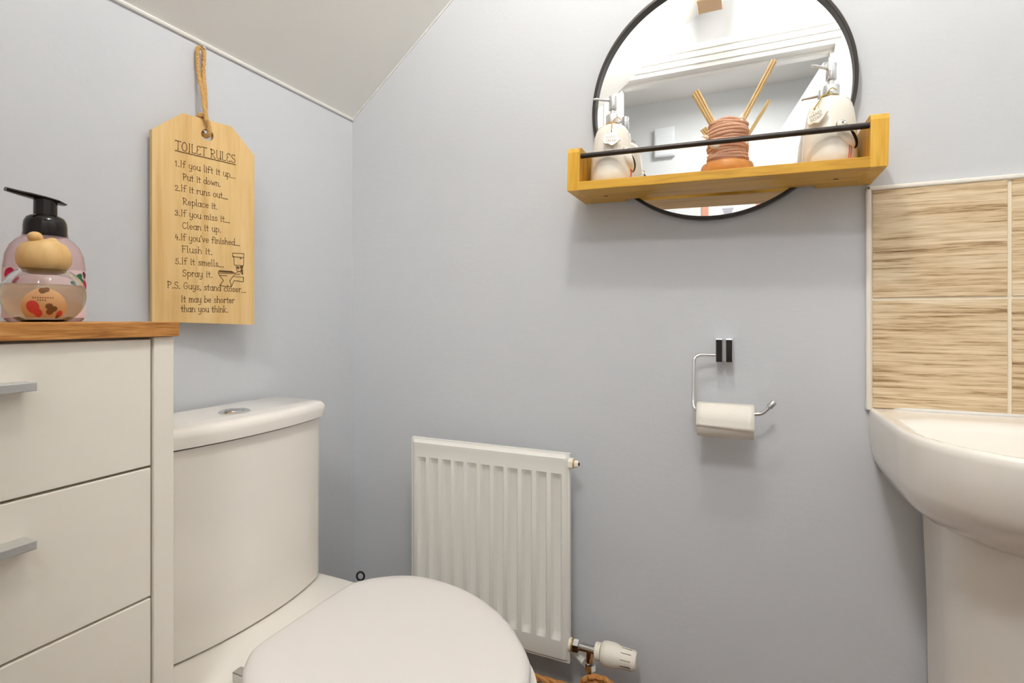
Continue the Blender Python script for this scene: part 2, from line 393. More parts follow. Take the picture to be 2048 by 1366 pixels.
# pendant whose wooden underside is just caught by the mirror
lx, ly, lz = .889, -.78, 2.0745
gl = thing('pendant_lamp', 'opal glass lamp with wooden base and added light-blocking back, hanging from the sloped ceiling', 'pendant lamp', (lx, ly, lz))
bm = B(); box(bm, -.040, .040, -.040, .040, 0, .016, .003); obj('wooden_base', bm, 'peachwood', gl, world=False)
bm = B(); box(bm, -.040, .040, -.044, -.0385, 0, .122, .001); obj('light_shield', bm, 'peachwood', gl, world=False)  # opaque board added to keep the lamp's light off the door wall
M['globe'] = mat('opal_glass', rgb(255, 250, 240), .4, emit=COL_ROOM+(1,), estr=LAMP_ROOM)
bm = B(); box(bm, -.034, .034, -.034, .034, .0165, .115, .004); obj('glass_shade', bm, 'globe', gl, world=False)
zc0 = ZL+SL*lx-lz
bm = B(); tube(bm, [(0, 0, .115), (0, 0, zc0+.004)], .006, 12); box(bm, -.03, .03, -.03, .03, zc0-.028, zc0-.026, .0005); obj('stem', bm, 'chrome', gl, world=False)
fill_lamp('added round fill lamp on the hall ceiling, out of view', .95, -1.68, 2.38, FILL_HALL, COL_HALL, .2)  # unseen lamp added as frontal fill through the doorway

# ================================================================== SPLASHBACK
TX0, TZ0 = 1.2135, .836
TW, TH, GAP, TT = .1915, .1980, .006, .008
bm = B(); box(bm, TX0-.002, RX-.001, -.0055, 0, TZ0-.002, TZ0+2*TH+.0060)
obj('grout', bm, 'grout', wall_back)
tme = None
for r_ in range(2):
    for c_ in range(3):
        x0 = TX0+.001+c_*(TW+GAP)
        z0 = TZ0+r_*(TH+.0050)
        wd = min(TW, RX-.002-x0)
        if wd < .03: continue
        bm = B(); box(bm, 0, wd, -TT, -.001, 0, TH, .0012)
        if tme is None or wd < TW:
            t = obj('tile', bm, 'tile', wall_back, world=False)
            if wd == TW: tme = t.data
        else:
            bm.free(); t = bpy.data.objects.new('tile', tme); link(t, wall_back)
        t.location = (x0, 0, z0)
zt = TZ0+2*TH+.0060
bm = B(); box(bm, TX0-.0095, TX0-.0015, -.0105, 0, TZ0-.004, zt+.006, .0025, 3); box(bm, TX0-.0095, RX-.001, -.0105, 0, zt-.002, zt+.006, .0025, 3)
struct('trim_5', bm, 'trim', label='cream tile trim round the streaked splashback', cat='tile trim', smooth=True)

# ================================================================== CABINET
CXF, CY0, CY1, CZ = .300, -1.062, -.697, .9965
cab = thing('drawer_cabinet', 'cream drawer cabinet with oak worktop beside the toilet', 'cabinet', (.15, (CY0+CY1)/2, 0))
bm = B()
box(bm, .017, CXF, CY1-.0275, CY1-.002, .0, CZ-.020, .0008); box(bm, .017, CXF, CY0+.002, CY0+.0275, .0, CZ-.020, .0008)
box(bm, .017, .025, CY0+.02, CY1-.02, .05, CZ-.021); box(bm, .02, CXF-.02, CY0+.02, CY1-.02, .06, .075); box(bm, .02, CXF-.022, CY0+.02, CY1-.02, .93, CZ-.021)
box(bm, .20, .215, CY0+.02, CY1-.02, 0, .07)
obj('carcass', bm, 'laminate', cab)
bm = B(); box(bm, .025, CXF-.03, CY0+.026, CY1-.026, .08, .93); obj('inside', bm, 'dark', cab)
bm = B(); box(bm, .017, CXF+.006, CY0, CY1+.002, CZ-.0195, CZ, .0012); obj('worktop', bm, 'oaktop', cab)
zs = [CZ-.0225, .8095, .641, .4725, .304, .08]
for k in range(5):
    z1, z0 = zs[k]-(0 if k == 0 else .0015), zs[k+1]+.0015
    bm = B(); box(bm, CXF-.019, CXF-.002, CY0+.031, CY1-.0305, z0, z1, .0012); d = obj('drawer', bm, 'laminate', cab)
    hz = z1-.0385
    bm = B(); box(bm, CXF-.003, CXF+.021, -.955, -.857, hz-.011, hz-.0015, .0008); obj('handle', bm, 'alu', d, label='satin aluminium bar handle')

# ================================================================== BOTTLES ON THE CABINET
def patch(bm, f, poly, lift):
    bm.faces.new([bm.verts.new(f(p[0], p[1], lift)) for p in poly])
# --- squat glass bottle with wooden stopper
bx, by = .235, -.812; WS = .77
bt = thing('scent_bottle', 'squat clear glass bottle with wooden ball stopper and peach fruit label', 'bottle', (bx, by, CZ))
RO, HB = .0395, .0635
def squat(n, r, z0, z1, a0, a1):
    zc, hz = (z0+z1)/2, (z1-z0)/2
    return [(r*math.cos(R(a0+(a1-a0)*k/n)), zc+hz/math.sin(R(a1))*math.sin(R(a0+(a1-a0)*k/n)) if False else zc+hz*math.sin(R(a0+(a1-a0)*k/n))/math.sin(R(a1))) for k in range(n+1)]
outer = [(0, 0)]+squat(24, RO, 0, HB, -58, 58)
inner = [(0.0, HB)]
inn = [(r_-.0022, .003+(z_/HB)*(HB-.005)) for r_, z_ in squat(24, RO, 0, HB, -58, 58)]
bm = B(); lathe(bm, outer+[(.0195, HB)]+inn[::-1]+[(0, .003)], segs=56, caps=False)
bmesh.ops.remove_doubles(bm, verts=bm.verts, dist=1e-5)
obj('glass_body', bm, 'glass', bt, smooth=True, world=False, label='clear glass body')
LV = .0435
liq = [(r_-.0021, .0031+(z_/HB)*(HB-.0052)) for r_, z_ in squat(24, RO, 0, HB, -58, 58)]
liq = [p for p in liq if p[1] < LV]
rl = liq[-1][0]
bm = B(); lathe(bm, [(0, .0031)]+liq+[(rl, LV), (0, LV)], segs=56, caps=False); bmesh.ops.remove_doubles(bm, verts=bm.verts, dist=1e-5)
obj('liquid', bm, 'liquid', bt, smooth=True, world=False, label='pale yellow liquid')
def body_r(z): 
    s = (z-HB/2)/(HB/2)*math.sin(R(58)); return RO*math.sqrt(max(0, 1-s*s))
vdir = math.atan2(CAMP.y-by, CAMP.x-bx)
def lab(s, z, lift):                     # s metres along the front of the bottle
    a = vdir+s/RO; r_ = body_r(z)+lift
    return Vector((r_*math.cos(a), r_*math.sin(a), z))
def labgrid(bm, s0, s1, z0, z1, lift, fn=None, n=12):
    vs = [[bm.verts.new(lab(s0+(s1-s0)*i/n, z0+(z1-z0)*j/n, lift)) for i in range(n+1)] for j in range(n+1)]
    for j in range(n):
        for i in range(n):
            s, z = s0+(s1-s0)*(i+.5)/n, z0+(z1-z0)*(j+.5)/n
            if fn is None or fn(s, z): bm.faces.new([vs[j][i], vs[j][i+1], vs[j+1][i+1], vs[j+1][i]])
def blob(bm, f, s, z, rs, rz, lift, n=16, rot=0):
    c0, s0 = math.cos(rot), math.sin(rot); mid = bm.verts.new(f(s, z, lift)); prev = None
    for q in (.33, .66, 1):
        ring = []
        for k in range(n):
            a = 2*PI*k/n; x, y = q*rs*math.cos(a), q*rz*math.sin(a)
            ring.append(bm.verts.new(f(s+x*c0-y*s0, z+x*s0+y*c0, lift)))
        for k in range(n):
            if prev is None: bm.faces.new([mid, ring[k], ring[(k+1) % n]])
            else: bm.faces.new([prev[k], ring[k], ring[(k+1) % n], prev[(k+1) % n]])
        prev = ring
bm = B(); labgrid(bm, -.0235, .0235, .005, .040, .0004, lambda s, z: (s/.0235)**2*.95+((z-.005)/.034)**2 < 1 , 40)
lb = obj('label', bm, 'peach', bt, world=False, smooth=True, label='peach paper label')
for s_, z_, a_, b_ in ((-.0105, .017, .0062, .0075), (-.0065, .0105, .0045, .0048), (.0165, .009, .0036, .0042)):
    bm = B(); blob(bm, lab, s_, z_, a_, b_, .0008); obj('strawberry_print', bm, 'red', lb, world=False, smooth=True)
for s_, z_, r_ in ((.0045, .018, .0036), (.0092, .0150, .0034), (.0055, .0118, .0038), (-.0015, .036, .0032), (.002, .0372, .0026), (.0155, .0062, .0024)):
    bm = B(); blob(bm, lab, s_, z_, r_, r_*.95, .0010); obj('berry_print', bm, 'brown', lb, world=False, smooth=True)
bm = B()
for k in range(9): labgrid(bm, -.0100+k*.0021, -.0089+k*.0021, .0270, .0284, .0007, None, 1)
for k in range(4): labgrid(bm, -.006+k*.0021, -.0049+k*.0021, .0242, .0256, .0007, None, 1)
obj('tiny_lettering', bm, 'brown', lb, world=False)
bm = B(); lathe(bm, [(r_*WS, z_) for r_, z_ in [(.0, .0585), (.0205, .059), (.028, .0625), (.0328, .070), (.0337, .0765), (.032, .085), (.026, .0925), (.016, .0970), (.006, .0985), (0, .0988)]], segs=40)
cp = obj('stopper', bm, 'capwood', bt, smooth=True, world=False, label='turned pale wooden stopper')
def sphere(bm, c, rx, ry, rz, seg=20, mtx=None):
    r_ = bmesh.ops.create_uvsphere(bm, u_segments=seg, v_segments=seg//2+2, radius=1)
    for v in r_['verts']:
        p = Vector((v.co.x*rx, v.co.y*ry, v.co.z*rz))
        if mtx: p = mtx @ p
        v.co = p+Vector(c)
    return bm
fwd = Vector((math.cos(vdir), math.sin(vdir), 0)); lft = Vector((fwd.y, -fwd.x, 0))
bm = B(); sphere(bm, lft*.0080+fwd*.009+Vector((0, 0, .0995)), .0072, .0072, .0064); obj('knob', bm, 'capwood', cp, smooth=True, world=False)
bm = B(); sphere(bm, -lft*.007-fwd*.008+Vector((0, 0, .0960)), .0072, .0072, .006); obj('knob', bm, 'capwood', cp, smooth=True, world=False)
# --- foaming soap bottle behind it
fx, fy = .150, -.772
ft = thing('foam_soap_bottle', 'pink foaming soap bottle with fruit prints and glossy black pump', 'soap bottle', (fx, fy, CZ))
fdir = math.atan2(CAMP.y-fy, CAMP.x-fx); ca, sa = math.cos(fdir), math.sin(fdir)
rotf = Matrix.Rotation(fdir+PI/2, 4, 'Z')      # local -y faces the camera
def oval(prof, segs=48, sy=.62):
    return [[rotf @ Vector((r_*math.cos(2*PI*k/segs), r_*sy*math.sin(2*PI*k/segs), z)) for k in range(segs)] for r_, z in prof]
FB = [(r_*.80, z_) for r_, z_ in [(.046, 0), (.050, .003), (.0515, .02), (.0522, .05), (.0520, .072), (.0495, .088), (.044, .100), (.036, .108), (.0295, .112), (.029, .117)]]
bm = B(); loft(bm, oval(FB)); obj('bottle_body', bm, 'pinkbottle', ft, smooth=True, world=False, label='translucent pink plastic body')
def flab(s, z, lift):
    r_ = .0418+lift; a = s*1.25/.052-PI/2
    return rotf @ Vector((r_*math.cos(a), r_*.62*math.sin(a), z))
bm = B()
n = 24
vs = [[bm.verts.new(flab(-.060+.120*i/n, .005+.064*j/6, .0004)) for i in range(n+1)] for j in range(7)]
for j in range(6):
    for i in range(n): bm.faces.new([vs[j][i], vs[j][i+1], vs[j+1][i+1], vs[j+1][i]])
fl = obj('label', bm, 'pinklabel', ft, world=False, smooth=True, label='pink wrap label')
for nm, m_, L_ in (('fruit_print', 'crimson', ((-.040, .062, .0085, .006, .6), (.050, .050, .008, .0055, -.6), (-.050, .03, .007, .006, 0))),
                   ('leaf_print', 'green', ((.038, .060, .007, .004, .5), (.042, .056, .006, .003, -.5))),
                   ('twig_print', 'brown', ((-.042, .0525, .009, .0018, .35), (-.039, .0545, .006, .0016, -.3))),
                   ('berry_print', 'plum', ((.048, .0655, .0026, .0026, 0), (.051, .0635, .0026, .0026, 0), (.0495, .0610, .0026, .0026, 0)))):
    for q_, (s_, z_, a_, b_, t_) in enumerate(L_):
        bm = B(); blob(bm, flab, s_, z_, a_, b_, .0010+.0002*q_, rot=t_); obj(nm, bm, m_, fl, world=False, smooth=True)
bm = B(); lathe(bm, [(r_*.735, z_) for r_, z_ in [(0, .113), (.0300, .113), (.0308, .1145), (.0308, .126), (.0298, .132), (.0265, .1375), (.020, .1405), (.0168, .1415), (.0165, .162), (0, .162)]], segs=40)
pc = obj('pump_collar', bm, 'pump', ft, smooth=True, world=False, label='glossy black pump collar')
out = Matrix.Rotation(fdir-R(72), 4, 'Z')       # spout to the door side
bm = B()
sp = [(-.021, .008, .1575, .1590), (-.011, .0135, .1575, .1635), (.003, .0135, .1590, .1660), (.016, .0100, .1610, .1680), (.028, .0075, .1630, .1690), (.040, .0058, .1655, .1705)]
loft(bm, [[out @ Vector((x, h*math.cos(a), (z0+z1)/2+(z1-z0)/2*math.sin(a))) for a in [2*PI*k/16 for k in range(16)]] for x, h, z0, z1 in sp])
obj('spout', bm, 'pump', ft, smooth=True, world=False, label='flat black pump spout')

# ================================================================== TOILET
TY = -.457
toi = thing('toilet', 'white close coupled toilet with closed lid against the left wall', 'toilet', (.35, TY, 0))
def cist_ring(z, hw, xs, xm, x0=.014, rc=.016, n=18):
    pts = [Vector((x0, TY-hw, z))]
    fr = []
    for k in range(n+1):
        s = -1+2*k/n
        fr.append(Vector((xm-(xm-xs)*abs(s)**2.2, TY+s*hw, z)))
    # soften both corners
    c0 = [Vector((xs-rc, TY-hw, z)), Vector((xs-rc*.3, TY-hw+rc*.12, z)), Vector((xs+.001, TY-hw+rc*.5, z))]
    c1 = [Vector((xs+.001, TY+hw-rc*.5, z)), Vector((xs-rc*.3, TY+hw-rc*.12, z)), Vector((xs-rc, TY+hw, z))]
    mid = [p for p in fr if abs(p.y-TY) < hw-rc*.7]
    return pts+c0+mid+c1+[Vector((x0, TY+hw, z))]
ZP = .440
bm = B()
loft(bm, [cist_ring(ZP+.002, .178, .147, .178), cist_ring(ZP+.005, .1805, .151, .182), cist_ring(.60, .1815, .151, .180), cist_ring(.7855, .183, .151, .176)])
obj('cistern', bm, 'ceramic', toi, smooth=True, angle=50)
bm = B(); loft(bm, [cist_ring(ZP-.0, .172, .138, .164), cist_ring(ZP+.0032, .172, .138, .164)]); obj('gasket', bm, 'dark', toi)
bm = B(); loft(bm, [cist_ring(.785, .178, .145, .170), cist_ring(.7885, .178, .145, .170)]); obj('lid_gap', bm, 'dark', toi)
bm = B()
loft(bm, [cist_ring(.7882, .184, .154, .181), cist_ring(.790, .188, .159, .187), cist_ring(.806, .1895, .161, .189), cist_ring(.815, .1885, .160, .1875), cist_ring(.8205, .184, .155, .181), cist_ring(.8225, .176, .146, .170)])
cl = obj('cistern_lid', bm, 'ceramic', toi, smooth=True, angle=50)
fb = on_plane(460.5, 824, (0, 0, .824), Vector((0, 0, 1)))
bm = B(); lathe(bm, [(0, 0), (.0275, 0), (.0275, .002), (.0245, .0042), (.0225, .0035), (.0215, .0030), (0, .0034)], loc=(fb.x, TY, .8222), segs=40)
bn = obj('flush_button', bm, 'chrome', cl, smooth=True, label='round chrome flush button')
bm = B(); lathe(bm, [(0, 0), (.0165, 0), (.0165, .0030), (.015, .0040), (0, .0042)], loc=(fb.x, TY, .8240), segs=32); obj('button_centre', bm, 'steel', bn, smooth=True)
# pan
half = [(.287, .0), (.287, .060), (.2885, .100), (.296, .122), (.318, .150), (.350, .175), (.385, .190), (.425, .1955), (.475, .192), (.53, .178), (.585, .151), (.635, .115), (.675, .073), (.702, .037), (.715, .0)]
def seat_ring(z, off=0.0, x0=None):
    sm = rings_smooth([Vector((a, b, 0)) for a, b in half[1:]], 4)
    up = [Vector((half[0][0], 0, 0))]+sm
    out = []
    cx_ = .50
    for p in up:
        x, y = p.x, p.y
        d = Vector((x-cx_, y*1.0)); l = d.length
        k = (l+off)/l
        out.append((cx_+d.x*k, d.y*k))
    loop = [(x, TY+y) for x, y in out]+[(x, TY-y) for x, y in out[-2:0:-1]]
    return [Vector((x, y, z)) for x, y in loop]
def pan_ring(z, hw_b, x0, hw, xf, xm=.40, n=20):
    """back square shelf then oval bowl"""
    a = [(x0, hw_b), (x0+.05, hw_b), (.20, hw_b), (.255, hw_b*.5+hw*.48)]
    o = [(xm+(xf-xm)*math.sin(t), hw*math.cos(t)) for t in [PI/2*k/n for k in range(n+1)]]
    loop = [(x, y) for x, y in a+o]
    full = [(x, TY+y) for x, y in loop]+[(x, TY-y) for x, y in loop[-2::-1]]
    return [Vector((x, y, z)) for x, y in full]
bm = B()
loft(bm, [pan_ring(0, .11, .10, .115, .50), pan_ring(.02, .11, .10, .112, .495), pan_ring(.16, .115, .08, .11, .50), pan_ring(.26, .135, .05, .14, .57), pan_ring(.34, .165, .025, .172, .66), pan_ring(.40, .185, .014, .188, .712), pan_ring(ZP-.010, .189, .014, .192, .722), pan_ring(ZP-.002, .188, .014, .191, .720), pan_ring(ZP, .184, .016, .186, .714)])
obj('pan', bm, 'ceramic', toi, smooth=True, angle=50)
bm = B(); loft(bm, [seat_ring(.4415, -.012), seat_ring(.4445, -.005), seat_ring(.452, -.002), seat_ring(.4575, -.004), seat_ring(.4595, -.012)]); obj('seat', bm, 'seat', toi, smooth=True, angle=50)
bm = B()
loft(bm, [seat_ring(.4615, -.014), seat_ring(.4625, -.004), seat_ring(.466, .0005), seat_ring(.473, .001), seat_ring(.4785, -.001), seat_ring(.4825, -.006), seat_ring(.4852, -.014), seat_ring(.4865, -.03), seat_ring(.4872, -.08), seat_ring(.4875, -.15)])
obj('lid', bm, 'seat', toi, smooth=True, angle=60)
for s in (-1, 1):
    bm = B(); hp = on_plane(482, 1347, (0, 0, .452), Vector((0, 0, 1)))
    dy = (TY-hp.y)*s
    box(bm, hp.x-.010, .302, TY-dy-.008, TY-dy+.008, ZP, .457, .002); obj('hinge', bm, 'steel', toi, label='satin steel hinge block')

# toilet brush standing in the corner behind the pan
tb = on_plane(721, 1149.5, (0, -.10, 0), Vector((0, 1, 0)))
br = thing('toilet_brush', 'toilet brush with wire loop handle in the corner behind the toilet', 'toilet brush', (tb.x, tb.y, 0))
bm = B(); lathe(bm, [(0, 0), (.044, 0), (.046, .004), (.045, .11), (.042, .113), (.041, .11), (.041, .01), (0, .01)], segs=28); obj('holder', bm, 'steel', br, smooth=True, world=False)
hh = tb.z
bm = B(); tube(bm, [(0, 0, .02), (0, 0, hh-.0135)], .004, 10); obj('handle', bm, 'chrome', br, smooth=True, world=False)
bm = B(); tube(bm, [(.0092*math.sin(a)*math.cos(YAW), .0092*math.sin(a)*math.sin(YAW), hh-.0035-.0105*math.cos(a)) for a in [2*PI*k/28 for k in range(29)]], .0026, 8, caps=False); obj('loop', bm, 'black', br, smooth=True, world=False)
bm = B(); lathe(bm, [(0, .012), (.03, .012), (.033, .05), (.028, .09), (0, .095)], segs=20); obj('brush_head', bm, 'bristle', br, smooth=True, world=False)

# ================================================================== RADIATOR
rx0, rx1, rz0, rz1, ry = .247, .654, .256, .709, -.072
rad = thing('radiator', 'white panel radiator with pressed vertical channels on the back wall', 'radiator', ((rx0+rx1)/2, -.05, 0))
NG, PIT = 11, .0346
gx0 = rx0+.0325
xs = [rx0, rx0+.003, rx0+.006, rx0+.012]
for k in range(NG):
    c = gx0+k*PIT
    xs += [c-.0125, c-.0095, c-.0075, c, c+.0075, c+.0095, c+.0125]
xs += [rx1-.012, rx1-.006, rx1-.003, rx1]
gz0, gz1 = rz0+.047, rz1-.044
zz = [rz0, rz0+.003, rz0+.008, rz0+.015, gz0-.004, gz0, gz0+.010, gz0+.016, (rz0+rz1)/2, gz1-.016, gz1-.010, gz1, gz1+.004, rz1-.022, rz1-.016, rz1-.010, rz1-.004, rz1-.002, rz1]
def rh(x, z):
    """height of the pressed sheet towards the room"""
    e = min(x-rx0, rx1-x); f = min(z-rz0, rz1-z)
    h = .0
    h += .006*min(1, max(0, (e-.003)/.006))*min(1, max(0, (f-.003)/.006))
    g = 0
    for k in range(NG):
        d = abs(x-(gx0+k*PIT))
        g = max(g, 1 if d <= .0076 else max(0, 1-(d-.0076)/.005))
    gz = min(1, max(0, min(z-gz0, gz1-z)/.014))
    h -= .0085*g*gz
    if abs(z-(rz1-.013)) < .004 and e > .01: h += .0015
    return h
bm = B()
gv = [[bm.verts.new((x, ry-rh(x, z), z)) for x in xs] for z in zz]
for j in range(len(zz)-1):
    for i in range(len(xs)-1): bm.faces.new([gv[j][i], gv[j][i+1], gv[j+1][i+1], gv[j+1][i]])
edge = [e for e in bm.edges if len(e.link_faces) == 1]
r_ = bmesh.ops.extrude_edge_only(bm, edges=edge); nv = [v for v in r_['geom'] if isinstance(v, bmesh.types.BMVert)]
for v in nv: v.co.y = ry+.010
bmesh.ops.holes_fill(bm, edges=[e for e in bm.edges if len(e.link_faces) == 1], sides=0)
obj('panel', bm, 'radiator', rad, smooth=True, angle=28)
for x in (rx0+.08, rx1-.08):
    bm = B(); box(bm, x-.015, x+.015, ry+.009, -.001, rz0+.08, rz1-.08, .002); obj('bracket', bm, 'radiator', rad)
bm = B(); lathe(bm, [(0, 0), (.012, 0), (.012, .010), (0, .010)], loc=(rx1-.002, ry+.003, .688), segs=6, mtx=AX); vp = obj('vent_boss', bm, 'plastic', rad)
bm = B(); lathe(bm, [(0, 0), (.0092, 0), (.0092, .003), (0, .003)], loc=(rx1+.008, ry+.003, .688), segs=20, mtx=AX); obj('brass_ring', bm, 'brass', vp)
bm = B(); lathe(bm, [(0, 0), (.0078, 0), (.0078, .006), (.0062, .008), (0, .008)], loc=(rx1+.011, ry+.003, .688), segs=6, mtx=AX); obj('bleed_plug', bm, 'plastic', vp, label='cream bleed plug')
bm = B(); lathe(bm, [(0, 0), (.0032, 0), (.0032, .003), (0, .003)], loc=(rx1+.018, ry+.003, .688), segs=8, mtx=AX); obj('bleed_screw', bm, 'slot', vp)
# thermostatic valve
vz, vy = .297, ry+.003
def ax(bm, prof, x, segs=24): return lathe(bm, prof, loc=(x, vy, vz), segs=segs, mtx=AX)
bm = B(); ax(bm, [(0, 0), (.0092, 0), (.0092, .03), (.0105, .032), (.0105, .036), (0, .036)], rx1+.0215)
tube(bm, [(rx1+.044, vy, vz), (rx1+.044, vy, vz-.026)], .0095, 16)
val = obj('thermostatic_valve', bm, 'chrome', rad, smooth=True, label='cream thermostatic valve on a chrome tail')
bm = B(); ax(bm, [(0, 0), (.0135, 0), (.0135, .004), (.012, .006), (0, .006)], rx1-.001); obj('bush', bm, 'plastic', val, smooth=True)
bm = B(); ax(bm, [(0, 0), (.0135, 0), (.0135, .003), (0, .003)], rx1+.0045); obj('brass_ring', bm, 'brass', val, smooth=True)
bm = B(); ax(bm, [(0, 0), (.010, 0), (.0145, .002), (.0145, .013), (.010, .015), (0, .015)], rx1+.007, 6); obj('union_nut', bm, 'chrome', val)
bm = B(); ax(bm, [(0, 0), (.0165, 0), (.0175, .001), (.0175, .011), (.0165, .012), (0, .012)], rx1+.0565, 20); obj('lock_ring', bm, 'plastic', val, smooth=True)
bm = B(); ax(bm, [(0, 0), (.0195, 0), (.0225, .003), (.0240, .010), (.0240, .026), (.0228, .033), (.0205, .037), (.0195, .060), (.0185, .069), (.0150, .0725), (0, .073)], rx1+.070, 40)
hd = obj('valve_head', bm, 'plastic', val, smooth=True)
for k in range(10):
    a = R(k*36+196); c = Vector((rx1+.1225, vy+.0193*math.cos(a), vz+.0193*math.sin(a)))
    bm = B(); q = bmesh.ops.create_cube(bm, size=1)
    for v in q['verts']: v.co = c+Matrix.Rotation(a, 3, 'X') @ Vector((v.co.x*.021, v.co.y*.0022, v.co.z*.0016))
    obj('grip_slot', bm, 'slot' if k == 0 else 'greyslot', val)
bm = B(); lathe(bm, [(0, 0), (.0125, 0), (.0125, .013), (0, .013)], loc=(rx1+.044, vy, vz-.043), segs=6); obj('compression_nut', bm, 'chrome', val)
bm = B(); tube(bm, [(rx1+.044, vy, vz-.04), (rx1+.044, vy, .0)], .0075, 14); obj('pipe', bm, 'chrome', val, smooth=True)
bm = B(); tube(bm, [(rx1+.040, vy+.0, vz-.036), (rx1+.010, vy+.012, vz-.024), (rx1-.03, -.034, vz-.016), (rx1-.06, -.004, vz-.014)], [.0085, .0075, .0075, .0075], 14); obj('wall_pipe', bm, 'radiator', val, smooth=True, label='white painted pipe into the wall')
bm = B(); dv = Vector((-.030, .012, .012)).normalized(); mt = dv.to_track_quat('Z', 'Y').to_matrix().to_4x4()
lathe(bm, [(0, 0), (.0115, 0), (.0125, .002), (.0125, .012), (0, .013)], loc=(rx1+.042, vy+.002, vz-.037), segs=6, mtx=mt); obj('elbow_nut', bm, 'chrome', val)

# ================================================================== WICKER BASKET
bk = thing('wicker_basket', 'woven water hyacinth basket with loop handle under the radiator', 'basket', (.73, -.192, 0))
kx0, kx1, ky0, ky1, kz = .555, .905, -.292, -.092, .226
def rrect(x0, x1, y0, y1, z, r, n=5):
    out = []
    for cx_, cy_, a0 in ((x1-r, y1-r, 0), (x0+r, y1-r, 90), (x0+r, y0+r, 180), (x1-r, y0+r, 270)):
        for k in range(n+1):
            a = R(a0+90*k/n); out.append(Vector((cx_+r*math.cos(a), cy_+r*math.sin(a), z)))
    return out
bm = B(); loft(bm, [rrect(kx0+.022, kx1-.022, ky0+.022, ky1-.022, .0, .03), rrect(kx0+.006, kx1-.006, ky0+.006, ky1-.006, kz-.01, .03), rrect(kx0+.014, kx1-.014, ky0+.014, ky1-.014, kz-.01, .03), rrect(kx0+.03, kx1-.03, ky0+.03, ky1-.03, .012, .03)])
obj('basket_wall', bm, 'wickerdark', bk)
def weave(z, amp, ph, rr, name='strand', m='wicker', ins=0):
    base = rrect(kx0+ins, kx1-ins, ky0+ins, ky1-ins, z, .03, 4)
    loop = []
    for i in range(len(base)):
        a, b = base[i], base[(i+1) % len(base)]; n = max(1, int((b-a).length/.012))
        for k in range(n): loop.append(a.lerp(b, k/n))
    L = []
    c = Vector(((kx0+kx1)/2, (ky0+ky1)/2, z))
    for i, p in enumerate(loop):
        d = (p-c); d.z = 0; d.normalize()
        L.append(p+d*(amp*math.sin(i*1.25+ph))+Vector((0, 0, amp*.7*math.cos(i*1.25+ph))))
    L.append(L[0]); bm = B(); tube(bm, L, rr, 7, caps=False); return obj(name, bm, m, bk, smooth=True)
for k in range(2): weave(kz-.006, .0045, k*PI, .0052, 'rim_strand')
for r_ in range(13): weave(.012+r_*.0145, .0035, (r_ % 2)*PI, .0062, 'strand', 'wicker', .018-.013*r_/13)
# braided loop handle on the wall side
def braid(path, amp, rr, turns, name):
    P = rings_smooth([Vector(p) for p in path], 14)
    for s in range(3):
        L = []
        for i, p in enumerate(P):
            t = (P[min(i+1, len(P)-1)]-P[max(i-1, 0)]).normalized()
            nrm = t.cross(Vector((0, 1, 0))).normalized(); bi = Vector((0, 1, 0))
            a = 2*PI*turns*i/len(P)+s*2*PI/3
            L.append(p+nrm*(amp*math.sin(a))+bi*(amp*.8*math.cos(2*a)))
        bm = B(); tube(bm, L, rr, 8); obj(name, bm, 'wicker', bk, smooth=True)
for yy in (ky1-.004, ky0+.004):
    braid([(.697, yy, kz-.02), (.692, yy, kz+.006), (.703, yy, kz+.024), (.727, yy, kz+.031), (.751, yy, kz+.024), (.762, yy, kz+.006), (.757, yy, kz-.02)], .0062, .0056, 3.2, 'handle')

# ================================================================== TOILET ROLL HOLDER
hx, hz_ = .9635, .937
hol = thing('toilet_roll_holder', 'chrome hook toilet roll holder on the back wall', 'toilet roll holder', (hx, 0, hz_))
bm = B(); box(bm, .949-.003, .9625-.003, -.034, 0, .9135, .961, .0015); obj('wall_block', bm, 'chrome', hol)
bm = B(); box(bm, .9675-.003, .981-.003, -.034, 0, .9135, .961, .0015); obj('wall_block', bm, 'chrome', hol)
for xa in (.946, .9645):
    bm = B(); box(bm, xa+.0012, xa+.0123, -.0346, -.0335, .9147, .9585, .0003); obj('painted_reflection', bm, 'darkreflect', hol, label='dark reflection painted on the chrome face')  # thin dark plate paints a dark reflection over the chrome front
bm = B(); box(bm, .955, .97, -.026, 0, .916, .958); obj('bridge', bm, 'steel', hol)
ay, rzc = -.062, .820
path = [(.952, -.028, .9275), (.93, -.030, .9275), (.916, -.033, .9270), (.9075, -.036, .921), (.9055, -.039, .910), (.9055, -.052, .850), (.9060, -.058, .832), (.9095, ay, .8235), (.918, ay, rzc), (.95, ay, rzc), (1.0, ay, rzc), (1.020, ay, rzc), (1.030, ay, .8225), (1.038, ay, .830), (1.046, ay, .840)]
bm = B(); tube(bm, rings_smooth(path, 6), .0036, 12); obj('arm', bm, 'chrome', hol, smooth=True)
bm = B(); tube(bm, [(1.0405, ay, .8335), (1.0415, ay, .8345), (1.0495, ay, .8445), (1.0505, ay, .8455)], [.004, .0056, .0056, .0045], 14); obj('end_cap', bm, 'steel', hol, smooth=True)
rr_o, rr_i = .033, .0205
rol = thing('toilet_roll', 'part used white toilet paper roll on the chrome holder', 'toilet roll', ((.914+1.016)/2, ay, rzc))
cz = rzc+.0036-rr_i+.0005
x0, x1 = .9145, 1.0155
bm = B()
N = 48
def ringx(x, r): return [Vector((x, ay+r*math.cos(2*PI*k/N), cz+r*math.sin(2*PI*k/N))) for k in range(N)]
loft(bm, [ringx(x0, rr_i+.0012), ringx(x0, rr_o-.001), ringx(x0+.001, rr_o), ringx(x1-.001, rr_o), ringx(x1, rr_o-.001), ringx(x1, rr_i+.0012)], cap0=False, cap1=False)
obj('roll', bm, 'paper', rol, smooth=True)
